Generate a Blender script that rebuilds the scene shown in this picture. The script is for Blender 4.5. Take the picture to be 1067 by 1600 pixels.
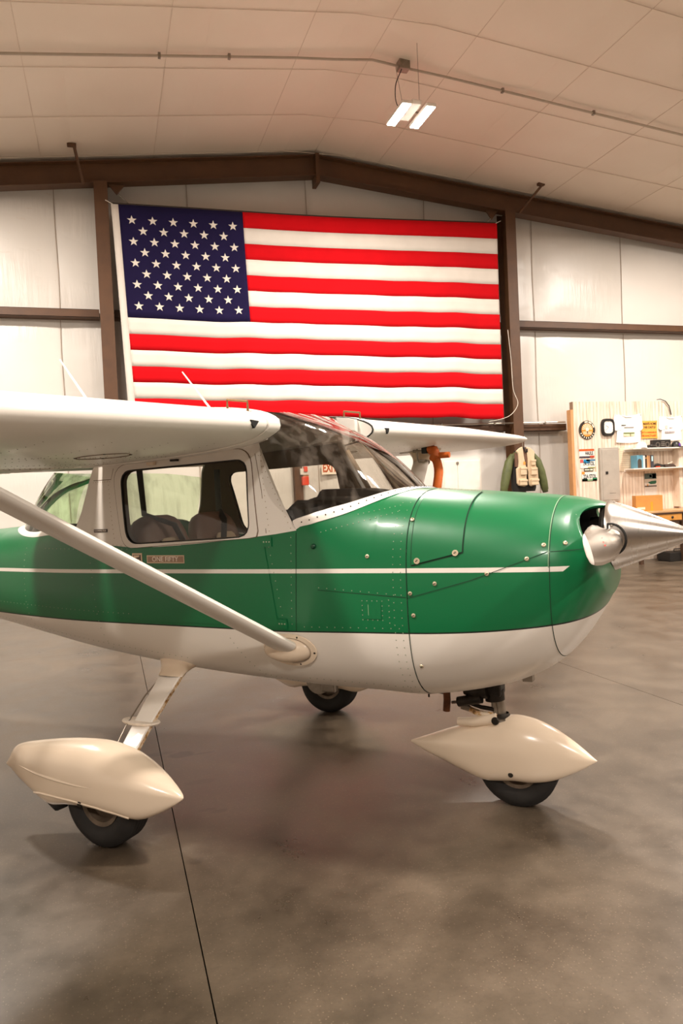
import bpy, math, random
from mathutils import Vector, Matrix

# ------------------------------------------------------------------ reset
for o in list(bpy.data.objects):
    bpy.data.objects.remove(o, do_unlink=True)
scene = bpy.context.scene
COL = scene.collection
random.seed(7)

# ------------------------------------------------------------------ camera
cam_d = bpy.data.cameras.new('camera')
cam_d.sensor_fit = 'VERTICAL'
cam_d.sensor_height = 36.0
cam_d.sensor_width = 24.0
cam_d.lens = 36.0 * 1150.0 / 1600.0
cam_d.clip_start = 0.05
cam_d.clip_end = 200
cam = bpy.data.objects.new('camera', cam_d)
COL.objects.link(cam)
_r = Vector((0.952385, -0.301562, -0.044973))
_u = Vector((0.049694, 0.007998, 0.998732))
_b = Vector((-0.30082, -0.953413, 0.022603))
cam.matrix_world = Matrix(((_r.x, _u.x, _b.x, 0.0), (_r.y, _u.y, _b.y, 0.0), (_r.z, _u.z, _b.z, 1.4131), (0, 0, 0, 1)))
scene.camera = cam

# ------------------------------------------------------------------ world + colour management
world = bpy.data.worlds.new('world')
scene.world = world
world.use_nodes = True
world.node_tree.nodes['Background'].inputs[0].default_value = (1.0, 0.86, 0.72, 1)
world.node_tree.nodes['Background'].inputs[1].default_value = 0.03
vs = scene.view_settings
vs.view_transform = 'Standard'
vs.look = 'None'
vs.gamma = 1.0
vs.use_curve_mapping = False
vs.exposure = 0.45
LAMP_W = 150.0                      # watts of each light strip
LAMP_COL = (1.0, 0.915, 0.825)

# ------------------------------------------------------------------ helpers
def s2l(c):
    return tuple((v / 12.92 if v <= 0.04045 else ((v + 0.055) / 1.055) ** 2.4) for v in c)

def rgb(r, g, b):
    return s2l((r / 255.0, g / 255.0, b / 255.0)) + (1.0,)

class NT:
    """small node-tree writer"""
    def __init__(self, name):
        self.m = bpy.data.materials.new(name)
        self.m.use_nodes = True
        self.t = self.m.node_tree
        self.t.nodes.clear()
        self.out = self.t.nodes.new('ShaderNodeOutputMaterial')
    def n(self, typ, **kw):
        nd = self.t.nodes.new(typ)
        for k, v in kw.items():
            setattr(nd, k, v)
        return nd
    def l(self, a, b):
        self.t.links.new(a, b)
    def put(self, sock, v):
        if isinstance(v, (int, float, tuple, list)):
            sock.default_value = v
        else:
            self.l(v, sock)
    def math(self, op, a, b=0.0, c=None, clamp=False):
        nd = self.n('ShaderNodeMath', operation=op)
        nd.use_clamp = clamp
        self.put(nd.inputs[0], a)
        self.put(nd.inputs[1], b)
        if c is not None:
            self.put(nd.inputs[2], c)
        return nd.outputs[0]
    def mix(self, f, a, b):
        nd = self.n('ShaderNodeMix', data_type='RGBA')
        self.put(nd.inputs[0], f)
        self.put(nd.inputs[6], a)
        self.put(nd.inputs[7], b)
        return nd.outputs[2]
    def coords(self, scale=(1, 1, 1), kind='Object'):
        tc = self.n('ShaderNodeTexCoord')
        mp = self.n('ShaderNodeMapping')
        mp.inputs['Scale'].default_value = scale
        self.l(tc.outputs[kind], mp.inputs[0])
        return mp.outputs[0]
    def noise(self, vec, scale, detail=4, rough=0.55):
        nd = self.n('ShaderNodeTexNoise')
        self.l(vec, nd.inputs['Vector'])
        nd.inputs['Scale'].default_value = scale
        nd.inputs['Detail'].default_value = detail
        nd.inputs['Roughness'].default_value = rough
        return nd.outputs[0]
    def ramp(self, f, stops):
        nd = self.n('ShaderNodeValToRGB')
        el = nd.color_ramp.elements
        while len(el) < len(stops):
            el.new(0.5)
        for e, (p, c) in zip(el, stops):
            e.position = p
            e.color = c
        self.l(f, nd.inputs[0])
        return nd.outputs[0]
    def rmap(self, v, a, b, c=0.0, d=1.0):
        nd = self.n('ShaderNodeMapRange')
        self.put(nd.inputs[0], v)
        for i, x in enumerate((a, b, c, d)):
            nd.inputs[i + 1].default_value = x
        return nd.outputs[0]
    def bsdf(self, color, rough=0.5, metal=0.0, coat=0.0, bump=None, bump_str=0.2, bump_dist=0.01, spec=0.5, sheen=0.0, coat_rough=0.08):
        p = self.n('ShaderNodeBsdfPrincipled')
        self.put(p.inputs['Base Color'], color)
        self.put(p.inputs['Roughness'], rough)
        self.put(p.inputs['Metallic'], metal)
        p.inputs['Coat Weight'].default_value = coat
        p.inputs['Coat Roughness'].default_value = coat_rough
        p.inputs['Specular IOR Level'].default_value = spec
        p.inputs['Sheen Weight'].default_value = sheen
        if bump is not None:
            b = self.n('ShaderNodeBump')
            b.inputs['Strength'].default_value = bump_str
            b.inputs['Distance'].default_value = bump_dist
            self.l(bump, b.inputs['Height'])
            self.l(b.outputs[0], p.inputs['Normal'])
        self.l(p.outputs[0], self.out.inputs[0])
        return p

_M = {}
def plain(name, col, rough=0.5, metal=0.0, coat=0.0, var=0.06, scale=8.0, bump=0.0, spec=0.5, sheen=0.0):
    if name in _M:
        return _M[name]
    t = NT(name)
    v = t.coords()
    nz = t.noise(v, scale, 3)
    dark = tuple(c * (1 - var) for c in col[:3]) + (1,)
    lite = tuple(min(1, c * (1 + var)) for c in col[:3]) + (1,)
    c = t.ramp(nz, [(0.3, dark), (0.7, lite)])
    t.bsdf(c, rough, metal, coat, nz if bump else None, bump, 0.01, spec, sheen)
    _M[name] = t.m
    return t.m

def link(o, parent=None, **props):
    COL.objects.link(o)
    if parent is not None:
        o.parent = parent
    for k, v in props.items():
        o[k] = v
    return o

def tag(o, label=None, category=None, group=None, kind=None):
    if label: o['label'] = label
    if category: o['category'] = category
    if group: o['group'] = group
    if kind: o['kind'] = kind
    return o

def empty(name, loc=(0, 0, 0), rz=0.0, **kw):
    o = bpy.data.objects.new(name, None)
    o.empty_display_size = 0.1
    o.location = loc
    o.rotation_euler = (0, 0, rz)
    COL.objects.link(o)
    return tag(o, **kw)

class MB:
    """collects faces, then builds ONE mesh object"""
    def __init__(self):
        self.v, self.f, self.m = [], [], []
    def add(self, vs_, fs_, mi=0):
        b = len(self.v)
        self.v += [tuple(p) for p in vs_]
        for f in fs_:
            self.f.append(tuple(i + b for i in f))
            self.m.append(mi)
        return self
    def box(self, x0, x1, y0, y1, z0, z1, mi=0):
        vs_ = [(x, y, z) for z in (z0, z1) for y in (y0, y1) for x in (x0, x1)]
        return self.add(vs_, [(0, 2, 3, 1), (4, 5, 7, 6), (0, 1, 5, 4), (2, 6, 7, 3), (0, 4, 6, 2), (1, 3, 7, 5)], mi)
    def grid(self, rows, close_u=False, close_v=False, mi=0, flip=False):
        nr, nc = len(rows), len(rows[0])
        vs_ = [p for r in rows for p in r]
        fs_ = []
        for i in range(nr if close_v else nr - 1):
            for j in range(nc if close_u else nc - 1):
                a = i * nc + j
                b = i * nc + (j + 1) % nc
                c = ((i + 1) % nr) * nc + (j + 1) % nc
                d = ((i + 1) % nr) * nc + j
                fs_.append((a, d, c, b) if flip else (a, b, c, d))
        return self.add(vs_, fs_, mi)
    def tube(self, pts, rad, n=8, mi=0, caps=True, sx=1.0):
        pts = [Vector(p) for p in pts]
        rads = rad if isinstance(rad, (list, tuple)) else [rad] * len(pts)
        rows = []
        ref = None
        for i, p in enumerate(pts):
            t = (pts[min(i + 1, len(pts) - 1)] - pts[max(i - 1, 0)]).normalized()
            if ref is None:
                ref = Vector((0, 0, 1)) if abs(t.z) < 0.9 else Vector((1, 0, 0))
            s = t.cross(ref)
            if s.length < 1e-5:
                s = t.cross(Vector((0, 1, 0)))
            s.normalize()
            u = s.cross(t).normalized()
            ref = u
            rows.append([p + (s * math.cos(2 * math.pi * k / n) * sx + u * math.sin(2 * math.pi * k / n)) * rads[i] for k in range(n)])
        self.grid(rows, close_u=True, mi=mi)
        if caps:
            nb = len(self.v)
            tot = len(rows) * n
            self.f.append(tuple(nb - tot + k for k in reversed(range(n)))); self.m.append(mi)
            self.f.append(tuple(nb - n + k for k in range(n))); self.m.append(mi)
        return self
    def lathe(self, prof, origin, axis, n=32, mi=0):
        o = Vector(origin); a = Vector(axis).normalized()
        s = a.orthogonal().normalized(); u = a.cross(s)
        rows = []
        for (h, r) in prof:
            rows.append([o + a * h + (s * math.cos(2 * math.pi * k / n) + u * math.sin(2 * math.pi * k / n)) * r for k in range(n)])
        return self.grid(rows, close_u=True, mi=mi)
    def prism(self, pts, y0, y1, mi=0):
        """polygon in xz, extruded from y0 (front) to y1"""
        n = len(pts)
        vs_ = [(x, y0, z) for x, z in pts] + [(x, y1, z) for x, z in pts]
        fs_ = [tuple(range(n)), tuple(range(2 * n - 1, n - 1, -1))]
        fs_ += [(i, n + i, n + (i + 1) % n, (i + 1) % n) for i in range(n)]
        return self.add(vs_, fs_, mi)
    def dome(self, p, nrm, r, h, n=6, mi=0):
        p = Vector(p); a = Vector(nrm).normalized()
        s = a.orthogonal().normalized(); u = a.cross(s)
        ring = [p + (s * math.cos(2 * math.pi * k / n) + u * math.sin(2 * math.pi * k / n)) * r for k in range(n)]
        ring2 = [p + a * h + (s * math.cos(2 * math.pi * k / n) + u * math.sin(2 * math.pi * k / n)) * r * 0.6 for k in range(n)]
        return self.add(ring + ring2, [(k, (k + 1) % n, n + (k + 1) % n, n + k) for k in range(n)] + [tuple(range(n, 2 * n))], mi)
    def mesh(self, name, mats, smooth=True, angle=None):
        me = bpy.data.meshes.new(name)
        me.from_pydata(self.v, [], self.f)
        for m in (mats if isinstance(mats, (list, tuple)) else [mats]):
            me.materials.append(m)
        me.polygons.foreach_set('material_index', self.m)
        import bmesh
        bm = bmesh.new(); bm.from_mesh(me)
        bmesh.ops.remove_doubles(bm, verts=bm.verts, dist=1e-5)
        bmesh.ops.recalc_face_normals(bm, faces=bm.faces)
        if smooth:
            ang = math.radians(angle or 40)
            for f in bm.faces: f.smooth = True
            for e in bm.edges:
                if len(e.link_faces) == 2 and e.calc_face_angle(0) > ang:
                    e.smooth = False
        bm.to_mesh(me); bm.free()
        me.update()
        return me
    def build(self, name, mats, parent=None, smooth=True, angle=None, bevel=0.0, solid=0.0, **kw):
        o = bpy.data.objects.new(name, self.mesh(name, mats, smooth, angle))
        link(o, parent)
        if solid:
            md = o.modifiers.new('thickness', 'SOLIDIFY'); md.thickness = solid; md.offset = -1
        if bevel:
            md = o.modifiers.new('bevel', 'BEVEL'); md.width = bevel; md.segments = 2; md.limit_method = 'ANGLE'
        return tag(o, **kw)

def box(name, b, mat, parent=None, bevel=0.0, **kw):
    return MB().box(*b).build(name, mat, parent, smooth=False, bevel=bevel, **kw)

def text(name, body, size, loc, mat, parent=None, rot=None, align='CENTER', sx=1.0, depth=0.001, bold=0.0, mtx=None):
    cu = bpy.data.curves.new(name, 'FONT')
    cu.body = body; cu.size = size; cu.align_x = align; cu.align_y = 'CENTER'
    cu.extrude = depth; cu.offset = bold; cu.resolution_u = 3
    tmp = bpy.data.objects.new(name, cu)
    me = bpy.data.meshes.new_from_object(tmp)
    bpy.data.objects.remove(tmp)
    bpy.data.curves.remove(cu)
    me.materials.clear(); me.materials.append(mat)
    o = bpy.data.objects.new(name, me)
    # text stands in xz plane, read from -y
    M = mtx if mtx is not None else Matrix.Translation(loc) @ Matrix.Rotation(math.radians(90), 4, 'X')
    me.transform(M @ Matrix.Diagonal((sx, 1, 1, 1)))
    return link(o, parent)

def interp(tab, x):
    if x <= tab[0][0]: return tab[0][1:]
    if x >= tab[-1][0]: return tab[-1][1:]
    for a, b in zip(tab, tab[1:]):
        if a[0] <= x <= b[0]:
            t = (x - a[0]) / (b[0] - a[0])
            return tuple(p + (q - p) * t for p, q in zip(a[1:], b[1:]))

def smooth_path(pts, n=6):
    tab = [(float(i),) + tuple(p) for i, p in enumerate(pts)]
    return [cinterp(tab, (len(pts) - 1) * k / (n * (len(pts) - 1))) for k in range(n * (len(pts) - 1) + 1)]

def cinterp(tab, x):
    """smooth (Catmull-Rom) interpolation of table rows"""
    if x <= tab[0][0]: return tab[0][1:]
    if x >= tab[-1][0]: return tab[-1][1:]
    for i in range(len(tab) - 1):
        if tab[i][0] <= x <= tab[i + 1][0]:
            a, b = tab[i], tab[i + 1]
            h = b[0] - a[0]; t = (x - a[0]) / h
            res = []
            for k in range(1, len(a)):
                def slope(j):
                    if j <= 0 or j >= len(tab) - 1:
                        jj = 0 if j <= 0 else len(tab) - 2
                        return (tab[jj + 1][k] - tab[jj][k]) / (tab[jj + 1][0] - tab[jj][0])
                    return (tab[j + 1][k] - tab[j - 1][k]) / (tab[j + 1][0] - tab[j - 1][0])
                m0, m1 = slope(i) * h, slope(i + 1) * h
                res.append((2*t**3 - 3*t*t + 1) * a[k] + (t**3 - 2*t*t + t) * m0 + (-2*t**3 + 3*t*t) * b[k] + (t**3 - t*t) * m1)
            return tuple(res)

# ------------------------------------------------------------------ materials
def m_floor():
    t = NT('polished_concrete')
    v = t.coords((1, 1, 1))
    big = t.noise(v, 0.55, 5, 0.6)
    mid = t.noise(v, 2.6, 6, 0.65)
    fine = t.noise(v, 55, 4, 0.7)
    c = t.ramp(big, [(0.3, rgb(62, 53, 42)), (0.7, rgb(92, 79, 65))])
    c2 = t.ramp(mid, [(0.36, rgb(52, 43, 34)), (0.64, rgb(106, 92, 76))])
    c = t.mix(0.5, c, c2)
    vor = t.n('ShaderNodeTexVoronoi'); t.l(v, vor.inputs['Vector']); vor.inputs['Scale'].default_value = 120
    agg = t.rmap(vor.outputs['Distance'], 0.0, 0.32, 1, 0)
    vc = t.n('ShaderNodeSeparateColor'); t.l(vor.outputs['Color'], vc.inputs[0])
    agg = t.math('MULTIPLY', agg, t.math('GREATER_THAN', vc.outputs[0], 0.72))
    c = t.mix(t.math('MULTIPLY', agg, 0.55), c, rgb(160, 142, 120))
    c = t.mix(t.math('MULTIPLY', t.rmap(fine, 0.5, 0.75), 0.35), c, rgb(60, 50, 42))
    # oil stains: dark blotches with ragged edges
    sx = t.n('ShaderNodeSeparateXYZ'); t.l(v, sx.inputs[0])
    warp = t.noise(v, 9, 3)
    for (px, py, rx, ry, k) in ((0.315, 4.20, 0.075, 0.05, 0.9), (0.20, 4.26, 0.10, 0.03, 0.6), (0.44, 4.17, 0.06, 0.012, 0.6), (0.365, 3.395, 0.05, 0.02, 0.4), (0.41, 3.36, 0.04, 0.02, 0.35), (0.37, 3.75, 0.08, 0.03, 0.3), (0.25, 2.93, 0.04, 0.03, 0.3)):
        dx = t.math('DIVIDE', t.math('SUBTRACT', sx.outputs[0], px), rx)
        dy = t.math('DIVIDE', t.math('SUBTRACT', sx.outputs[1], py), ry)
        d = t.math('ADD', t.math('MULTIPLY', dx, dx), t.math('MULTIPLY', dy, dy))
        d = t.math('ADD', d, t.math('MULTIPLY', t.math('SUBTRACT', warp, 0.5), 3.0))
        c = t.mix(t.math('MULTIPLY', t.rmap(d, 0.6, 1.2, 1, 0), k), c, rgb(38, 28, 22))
    r = t.rmap(mid, 0.3, 0.7, 0.26, 0.42)
    t.bsdf(c, r, 0, 0, fine, 0.05, 0.004, spec=0.75)
    return t.m

def m_vinyl(name, a, b, rough=0.42, wr=0.35, sc=(5, 5, 0.6), stains=False):
    t = NT(name)
    v = t.coords(sc)
    w = t.math('MULTIPLY', t.noise(v, 2.2, 4, 0.55), t.rmap(t.noise(t.coords((0.5, 0.5, 0.9)), 1.6, 2), 0.45, 0.65, 0.15, 2.2))
    v2 = t.coords((1, 1, 1))
    big = t.noise(v2, 0.5, 3)
    c = t.ramp(big, [(0.3, a), (0.7, b)])
    if stains:
        # rusty water marks low in the upper bay beside the column
        s = t.noise(t.coords((1.2, 1, 5)), 2.4, 5, 0.7)
        c = t.mix(t.math('MULTIPLY', t.rmap(s, 0.62, 0.8), 0.5), c, rgb(190, 150, 105))
    t.bsdf(c, rough, 0, 0, w, wr, 0.05, spec=0.5)
    return t.m

def m_beadboard():
    t = NT('whitewashed_beadboard')
    v = t.coords((9, 1, 0.55))
    n1 = t.noise(v, 3.0, 6, 0.65)
    c = t.ramp(n1, [(0.28, rgb(168, 138, 112)), (0.45, rgb(222, 202, 182)), (0.7, rgb(240, 226, 210))])
    tc = t.n('ShaderNodeTexCoord'); sp = t.n('ShaderNodeSeparateXYZ'); t.l(tc.outputs['Object'], sp.inputs[0])
    g = t.math('PINGPONG', sp.outputs[0], 0.035)
    g = t.rmap(g, 0.0, 0.004, 0, 1)
    c = t.mix(g, rgb(150, 120, 96), c)
    t.bsdf(c, 0.6, 0, 0, g, 0.5, 0.004)
    return t.m

def paint_nodes(t, base_green, white):
    tc = t.n('ShaderNodeTexCoord'); sp = t.n('ShaderNodeSeparateXYZ'); t.l(tc.outputs['Object'], sp.inputs[0])
    x, z = sp.outputs[0], sp.outputs[2]
    zl = t.math('ADD', 0.826, t.math('MULTIPLY', t.math('MAXIMUM', t.math('SUBTRACT', x, 0.6), 0.0), 0.024))
    q = t.math('MAXIMUM', t.math('SUBTRACT', x, 1.17), 0.0)
    zl = t.math('ADD', zl, t.math('MULTIPLY', t.math('MULTIPLY', q, q), 0.10))
    d = t.math('SUBTRACT', z, zl)
    green = t.math('GREATER_THAN', d, 0.0)
    line = t.math('LESS_THAN', t.math('ABSOLUTE', d), 0.003)
    # thin white cheat line with a slanted end
    sz = t.math('SUBTRACT', z, t.math('ADD', 1.088, t.math('MULTIPLY', x, 0.007)))
    st = t.math('LESS_THAN', t.math('ABSOLUTE', sz), 0.0095)
    st = t.math('MULTIPLY', st, t.math('LESS_THAN', t.math('SUBTRACT', x, t.math('MULTIPLY', sz, 1.2)), 1.80))
    nz = t.noise(tc.outputs['Object'], 3.0, 3)
    gcol = t.mix(nz, base_green, tuple(v * 1.12 for v in base_green[:3]) + (1,))
    # chipped specks
    vor = t.n('ShaderNodeTexVoronoi'); t.l(tc.outputs['Object'], vor.inputs['Vector']); vor.inputs['Scale'].default_value = 22
    vc = t.n('ShaderNodeSeparateColor'); t.l(vor.outputs['Color'], vc.inputs[0])
    chip = t.math('MULTIPLY', t.math('LESS_THAN', vor.outputs['Distance'], 0.05), t.math('GREATER_THAN', vc.outputs[0], 0.93))
    gcol = t.mix(t.math('MULTIPLY', chip, 0.7), gcol, rgb(170, 190, 160))
    gcol = t.mix(st, gcol, white)
    c = t.mix(green, white, gcol)
    c = t.mix(line, c, rgb(20, 24, 20))
    return c, nz

def m_fuselage():
    t = NT('green_and_white_paint')
    c, nz = paint_nodes(t, rgb(0, 102, 57), rgb(234, 226, 216))
    t.bsdf(c, 0.36, 0, 0.18, None, coat_rough=0.12, spec=0.42)
    return t.m

def m_white_paint(name='white_paint', col=rgb(238, 230, 220), rough=0.42, spots=True):
    t = NT(name)
    v = t.coords()
    n1 = t.noise(v, 1.8, 4)
    c = t.mix(n1, tuple(x * 0.93 for x in col[:3]) + (1,), col)
    if spots:
        vor = t.n('ShaderNodeTexVoronoi'); t.l(v, vor.inputs['Vector']); vor.inputs['Scale'].default_value = 16
        vc = t.n('ShaderNodeSeparateColor'); t.l(vor.outputs['Color'], vc.inputs[0])
        chip = t.math('MULTIPLY', t.math('LESS_THAN', vor.outputs['Distance'], 0.05), t.math('GREATER_THAN', vc.outputs[0], 0.9))
        c = t.mix(t.math('MULTIPLY', chip, 0.6), c, rgb(120, 96, 74))
    t.bsdf(c, rough, 0, 0.1)
    return t.m

def m_glass(name, tint, refl=1.45, haze=0.0):
    t = NT(name)
    v = t.coords((3, 3, 0.4))
    tr = t.n('ShaderNodeBsdfTransparent'); tr.inputs[0].default_value = tint
    gl = t.n('ShaderNodeBsdfGlossy'); gl.inputs['Roughness'].default_value = 0.03
    gl.inputs[0].default_value = (1, 1, 1, 1)
    fr = t.n('ShaderNodeFresnel'); fr.inputs[0].default_value = refl
    mx = t.n('ShaderNodeMixShader')
    t.l(fr.outputs[0], mx.inputs[0]); t.l(tr.outputs[0], mx.inputs[1]); t.l(gl.outputs[0], mx.inputs[2])
    last = mx.outputs[0]
    if haze:
        df = t.n('ShaderNodeBsdfDiffuse'); df.inputs[0].default_value = rgb(190, 175, 160)
        m2 = t.n('ShaderNodeMixShader')
        nz = t.noise(v, 6, 4)
        t.l(t.rmap(nz, 0.45, 0.8, 0.0, haze), m2.inputs[0]); t.l(last, m2.inputs[1]); t.l(df.outputs[0], m2.inputs[2])
        last = m2.outputs[0]
    t.l(last, t.out.inputs[0])
    return t.m

def m_brushed(name, col, rough=0.28):
    t = NT(name)
    v = t.coords((60, 1.5, 1.5))
    n1 = t.noise(v, 4, 4, 0.6)
    c = t.mix(n1, tuple(x * 0.97 for x in col[:3]) + (1,), col)
    p = t.bsdf(c, t.rmap(n1, 0.2, 0.8, rough - 0.015, rough + 0.015), 1.0, 0, None)
    p.inputs['Anisotropic'].default_value = 0.4
    return t.m

def m_rusty(name):
    t = NT(name)
    v = t.coords()
    n1 = t.noise(v, 45, 4, 0.7)
    c = t.ramp(n1, [(0.42, rgb(226, 206, 180)), (0.56, rgb(190, 140, 70)), (0.66, rgb(90, 55, 30))])
    t.bsdf(c, 0.55)
    return t.m

def m_emit(name, col, s):
    t = NT(name)
    e = t.n('ShaderNodeEmission'); e.inputs[0].default_value = col; e.inputs[1].default_value = s
    t.l(e.outputs[0], t.out.inputs[0])
    return t.m

FLOOR = m_floor()
WALLV = m_vinyl('white_vinyl_wall_facing', rgb(210, 203, 194), rgb(221, 214, 206), 0.36, 0.16)
WALLS = m_vinyl('stained_white_vinyl_facing', rgb(210, 203, 194), rgb(221, 214, 206), 0.36, 0.16, stains=True)
CEILV = m_vinyl('cream_vinyl_ceiling_facing', rgb(222, 206, 188), rgb(232, 218, 202), 0.5, 0.12, (1.5, 1.5, 1.5))
STRAP = plain('ceiling_strap', rgb(214, 196, 178), 0.6)
BROWN = plain('brown_steel_primer', rgb(84, 54, 30), 0.55, 0, 0, 0.15, 5)
GREENP = m_fuselage()
WHITEP = m_white_paint()
CREAMP = m_white_paint('cream_fairing_paint', rgb(236, 216, 192), 0.22, False)
GASKET = plain('black_rubber_gasket', rgb(26, 22, 19), 0.7)
SEAMM = plain('dark_panel_gap', rgb(16, 48, 30), 0.8)
SEAMW = plain('brown_panel_gap', rgb(120, 96, 76), 0.8)
RUBBER = plain('tyre_rubber', rgb(30, 26, 23), 0.75, 0, 0, 0.2, 20, 0.1)
STEEL = plain('dull_steel', rgb(150, 140, 128), 0.4, 0.9, 0, 0.15, 20)
DARKST = plain('greasy_black_steel', rgb(48, 42, 36), 0.5, 0.6, 0, 0.4, 30)
ALU = m_brushed('brushed_aluminium', rgb(214, 206, 198))
ALU2 = m_brushed('polished_blade_aluminium', rgb(205, 196, 186), 0.22)
RUST = m_rusty('rust_stained_white_paint')
GLASS = m_glass('clear_acrylic', (0.86, 0.85, 0.80, 1), 1.45, 0.0)
GLASSW = m_glass('hazy_windscreen_acrylic', (0.80, 0.78, 0.74, 1), 1.5, 0.16)
GLASSG = m_glass('green_tinted_acrylic', (0.76, 0.90, 0.70, 1), 1.28, 0.4)
DARKIN = plain('dark_cabin_trim', rgb(58, 48, 40), 0.8)
HEADL = plain('cabin_headliner', rgb(120, 102, 84), 0.85)
LEATHER = plain('brown_seat_vinyl', rgb(112, 78, 58), 0.5, 0, 0, 0.15, 6, 0.1)
TANP = plain('tan_seat_insert', rgb(196, 172, 142), 0.6)
BLACKM = plain('matt_black', rgb(18, 16, 14), 0.85)
BLACKP = plain('black_plastic', rgb(28, 25, 23), 0.4)
ORANGE = plain('orange_canvas', rgb(196, 92, 18), 0.6, 0, 0, 0.15, 12, 0.2)
BEAD = m_beadboard()


# ================================================================== THE ROOM
WY = 11.6                      # inner face of the back wall
XL, XR, YB = -7.8, 14.6, -10.4
RX = 3.39                      # ridge
def ceil_z(x):
    return 6.86 - (0.12 * (RX - x) if x < RX else 0.095 * (x - RX))

# ---- floor: concrete slabs with sawn joints
floor = box('floor', (XL, XR, YB, WY + 0.1, -0.2, -0.02), plain('joint_filler', rgb(46, 38, 32), 0.9), kind='structure')
tag(floor, 'bare concrete hangar floor with sawn joints')
jx = [XL, -6.11, -2.95, 0.21, 3.37, 6.53, 9.69, 12.85, XR]
jg = 0.0022
for a, b in zip(jx, jx[1:]):
    for (y0, y1) in ((YB, 1.2), (1.2, 7.53), (7.53, WY + 0.1)):
        g = jg if (y0, y1) == (1.2, 7.53) else jg
        box('slab', (a + jg, b - jg, y0 + 0.0012, y1 - 0.0012, -0.02, 0.0), FLOOR, floor)

# ---- shell walls
def wall(name, b, label, m=None):
    o = box(name, b, m or WALLV, kind='structure'); return tag(o, label)
wb = wall('wall_back', (XL, XR, WY + 0.06, WY + 0.2, 0, 7.0), 'tall white vinyl-faced gable wall behind the flag')
wall('wall_left', (XL - 0.15, XL, YB, WY + 0.2, 0, 6.9), 'white side wall out of frame to the left')
wall('wall_right', (XR, XR + 0.15, YB, WY + 0.2, 0, 6.9), 'white side wall out of frame to the right')
wall('wall_front', (XL, XR, YB - 0.15, YB, 0, 7.0), 'unseen wall behind the camera, toned dark grey-brown to cut reflections', plain('dark_front_wall', rgb(92, 78, 66), 0.6, 0, 0, 0.15, 2))  # unseen wall, coloured dark so the airplane paint reflects less light
cb = MB()
for (x0, x1) in ((XL, RX), (RX, XR)):
    cb.add([(x0, YB, ceil_z(x0) + 0.05), (x1, YB, ceil_z(x1) + 0.05), (x1, WY + 0.2, ceil_z(x1) + 0.05), (x0, WY + 0.2, ceil_z(x0) + 0.05),
            (x0, YB, ceil_z(x0) + 0.15), (x1, YB, ceil_z(x1) + 0.15), (x1, WY + 0.2, ceil_z(x1) + 0.15), (x0, WY + 0.2, ceil_z(x0) + 0.15)],
           [(0, 1, 2, 3), (7, 6, 5, 4), (0, 4, 5, 1), (1, 5, 6, 2), (2, 6, 7, 3), (3, 7, 4, 0)])
ceiling = cb.build('ceiling', CEILV, smooth=False, kind='structure')
tag(ceiling, 'low-pitched ceiling of cream insulation facing with strap lines')

# ---- bulging insulation panels on the ceiling (those the photograph shows)
def puff(name, parent, P, mat, depth, nrm, n=6, edge=0.0):
    """pillowed quad: P(u,v) gives the flat point, depth the bulge along nrm"""
    rows = []
    for i in range(n + 1):
        row = []
        for j in range(n + 1):
            u, v = i / n, j / n
            k = (1 - (2 * u - 1) ** 4) * (1 - (2 * v - 1) ** 4)
            row.append(Vector(P(u, v)) + Vector(nrm) * depth * k)
        rows.append(row)
    return MB().grid(rows).build(name, mat, parent, smooth=True, angle=80)

xs = []
x = -0.67 - 1.56 * 4
while x < XR + 1.6:
    xs += [x, x + 0.42]; x += 1.56
xs = sorted(set([round(v, 3) for v in xs if XL < v < XR and abs(v - RX) > 0.15] + [XL, RX, XR]))
ys = [WY + 0.1, 11.21, 10.1, 8.98, 7.86, 6.74, 5.62]
for a, b in zip(xs, xs[1:]):
    if b < -3.2 or a > 12.6: continue
    for y1, y0 in zip(ys, ys[1:]):
        puff('insulation_panel', ceiling, lambda u, v, a=a, b=b, y0=y0, y1=y1: (a + (b - a) * u, y0 + (y1 - y0) * v, ceil_z(a + (b - a) * u) + 0.01),
             CEILV, -0.014 if b - a > 0.6 else -0.008, (0, 0, 1), 5)
sm = []
for k, y in enumerate(ys[1:]):
    MB().tube([(XL + 0.05, y, ceil_z(XL) - 0.002), (RX - 0.5, y, ceil_z(RX - 0.5) - 0.002), (RX + 0.5, y, ceil_z(RX + 0.5) - 0.002), (XR - 0.05, y, ceil_z(XR) - 0.002)], 0.0045, 5).build('strap', STRAP, ceiling)
for x in xs[1:-1:2]:
    if -3.2 < x < 12.6: MB().tube([(x, 5.62, ceil_z(x) + 0.007), (x, WY + 0.1, ceil_z(x) + 0.007)], 0.003, 5).build('strap', STRAP, ceiling)

# ---- back wall facing: three bands of bulging vinyl between the girts
xw = [XL, -6.3, -4.4, -2.47, -0.54, 1.38, 3.30, 5.38, 7.46, 9.36, 11.3, 13.0, XR]
for a, b in zip(xw, xw[1:]):
    for bi, (z0, z1) in enumerate(((0.0, 2.42), (2.42, 4.24), (4.24, None))):
        def P(u, v, a=a, b=b, z0=z0, z1=z1):
            xx = a + (b - a) * u
            zt = z1 if z1 is not None else ceil_z(xx) + 0.02
            return (xx, WY + 0.02, z0 + (zt - z0) * v)
        puff('insulation_panel', wb, P, WALLS if (bi == 2 and b < 0) else WALLV, -0.05, (0, 1, 0), 8)

SEAMT = plain('wall_seam_tape', rgb(168, 152, 136), 0.6)
for x in xw[1:-1]:
    for z0, z1 in ((0.05, 2.38), (2.5, 4.2), (4.3, ceil_z(x) - 0.05)):
        zs = [z0 + (z1 - z0) * i / 8 for i in range(9)]
        MB().tube([(x + 0.008 * math.sin(3.1 * z + x), WY + 0.008, z) for z in zs], 0.006, 5).build('seam_tape', SEAMT, wb)

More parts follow.
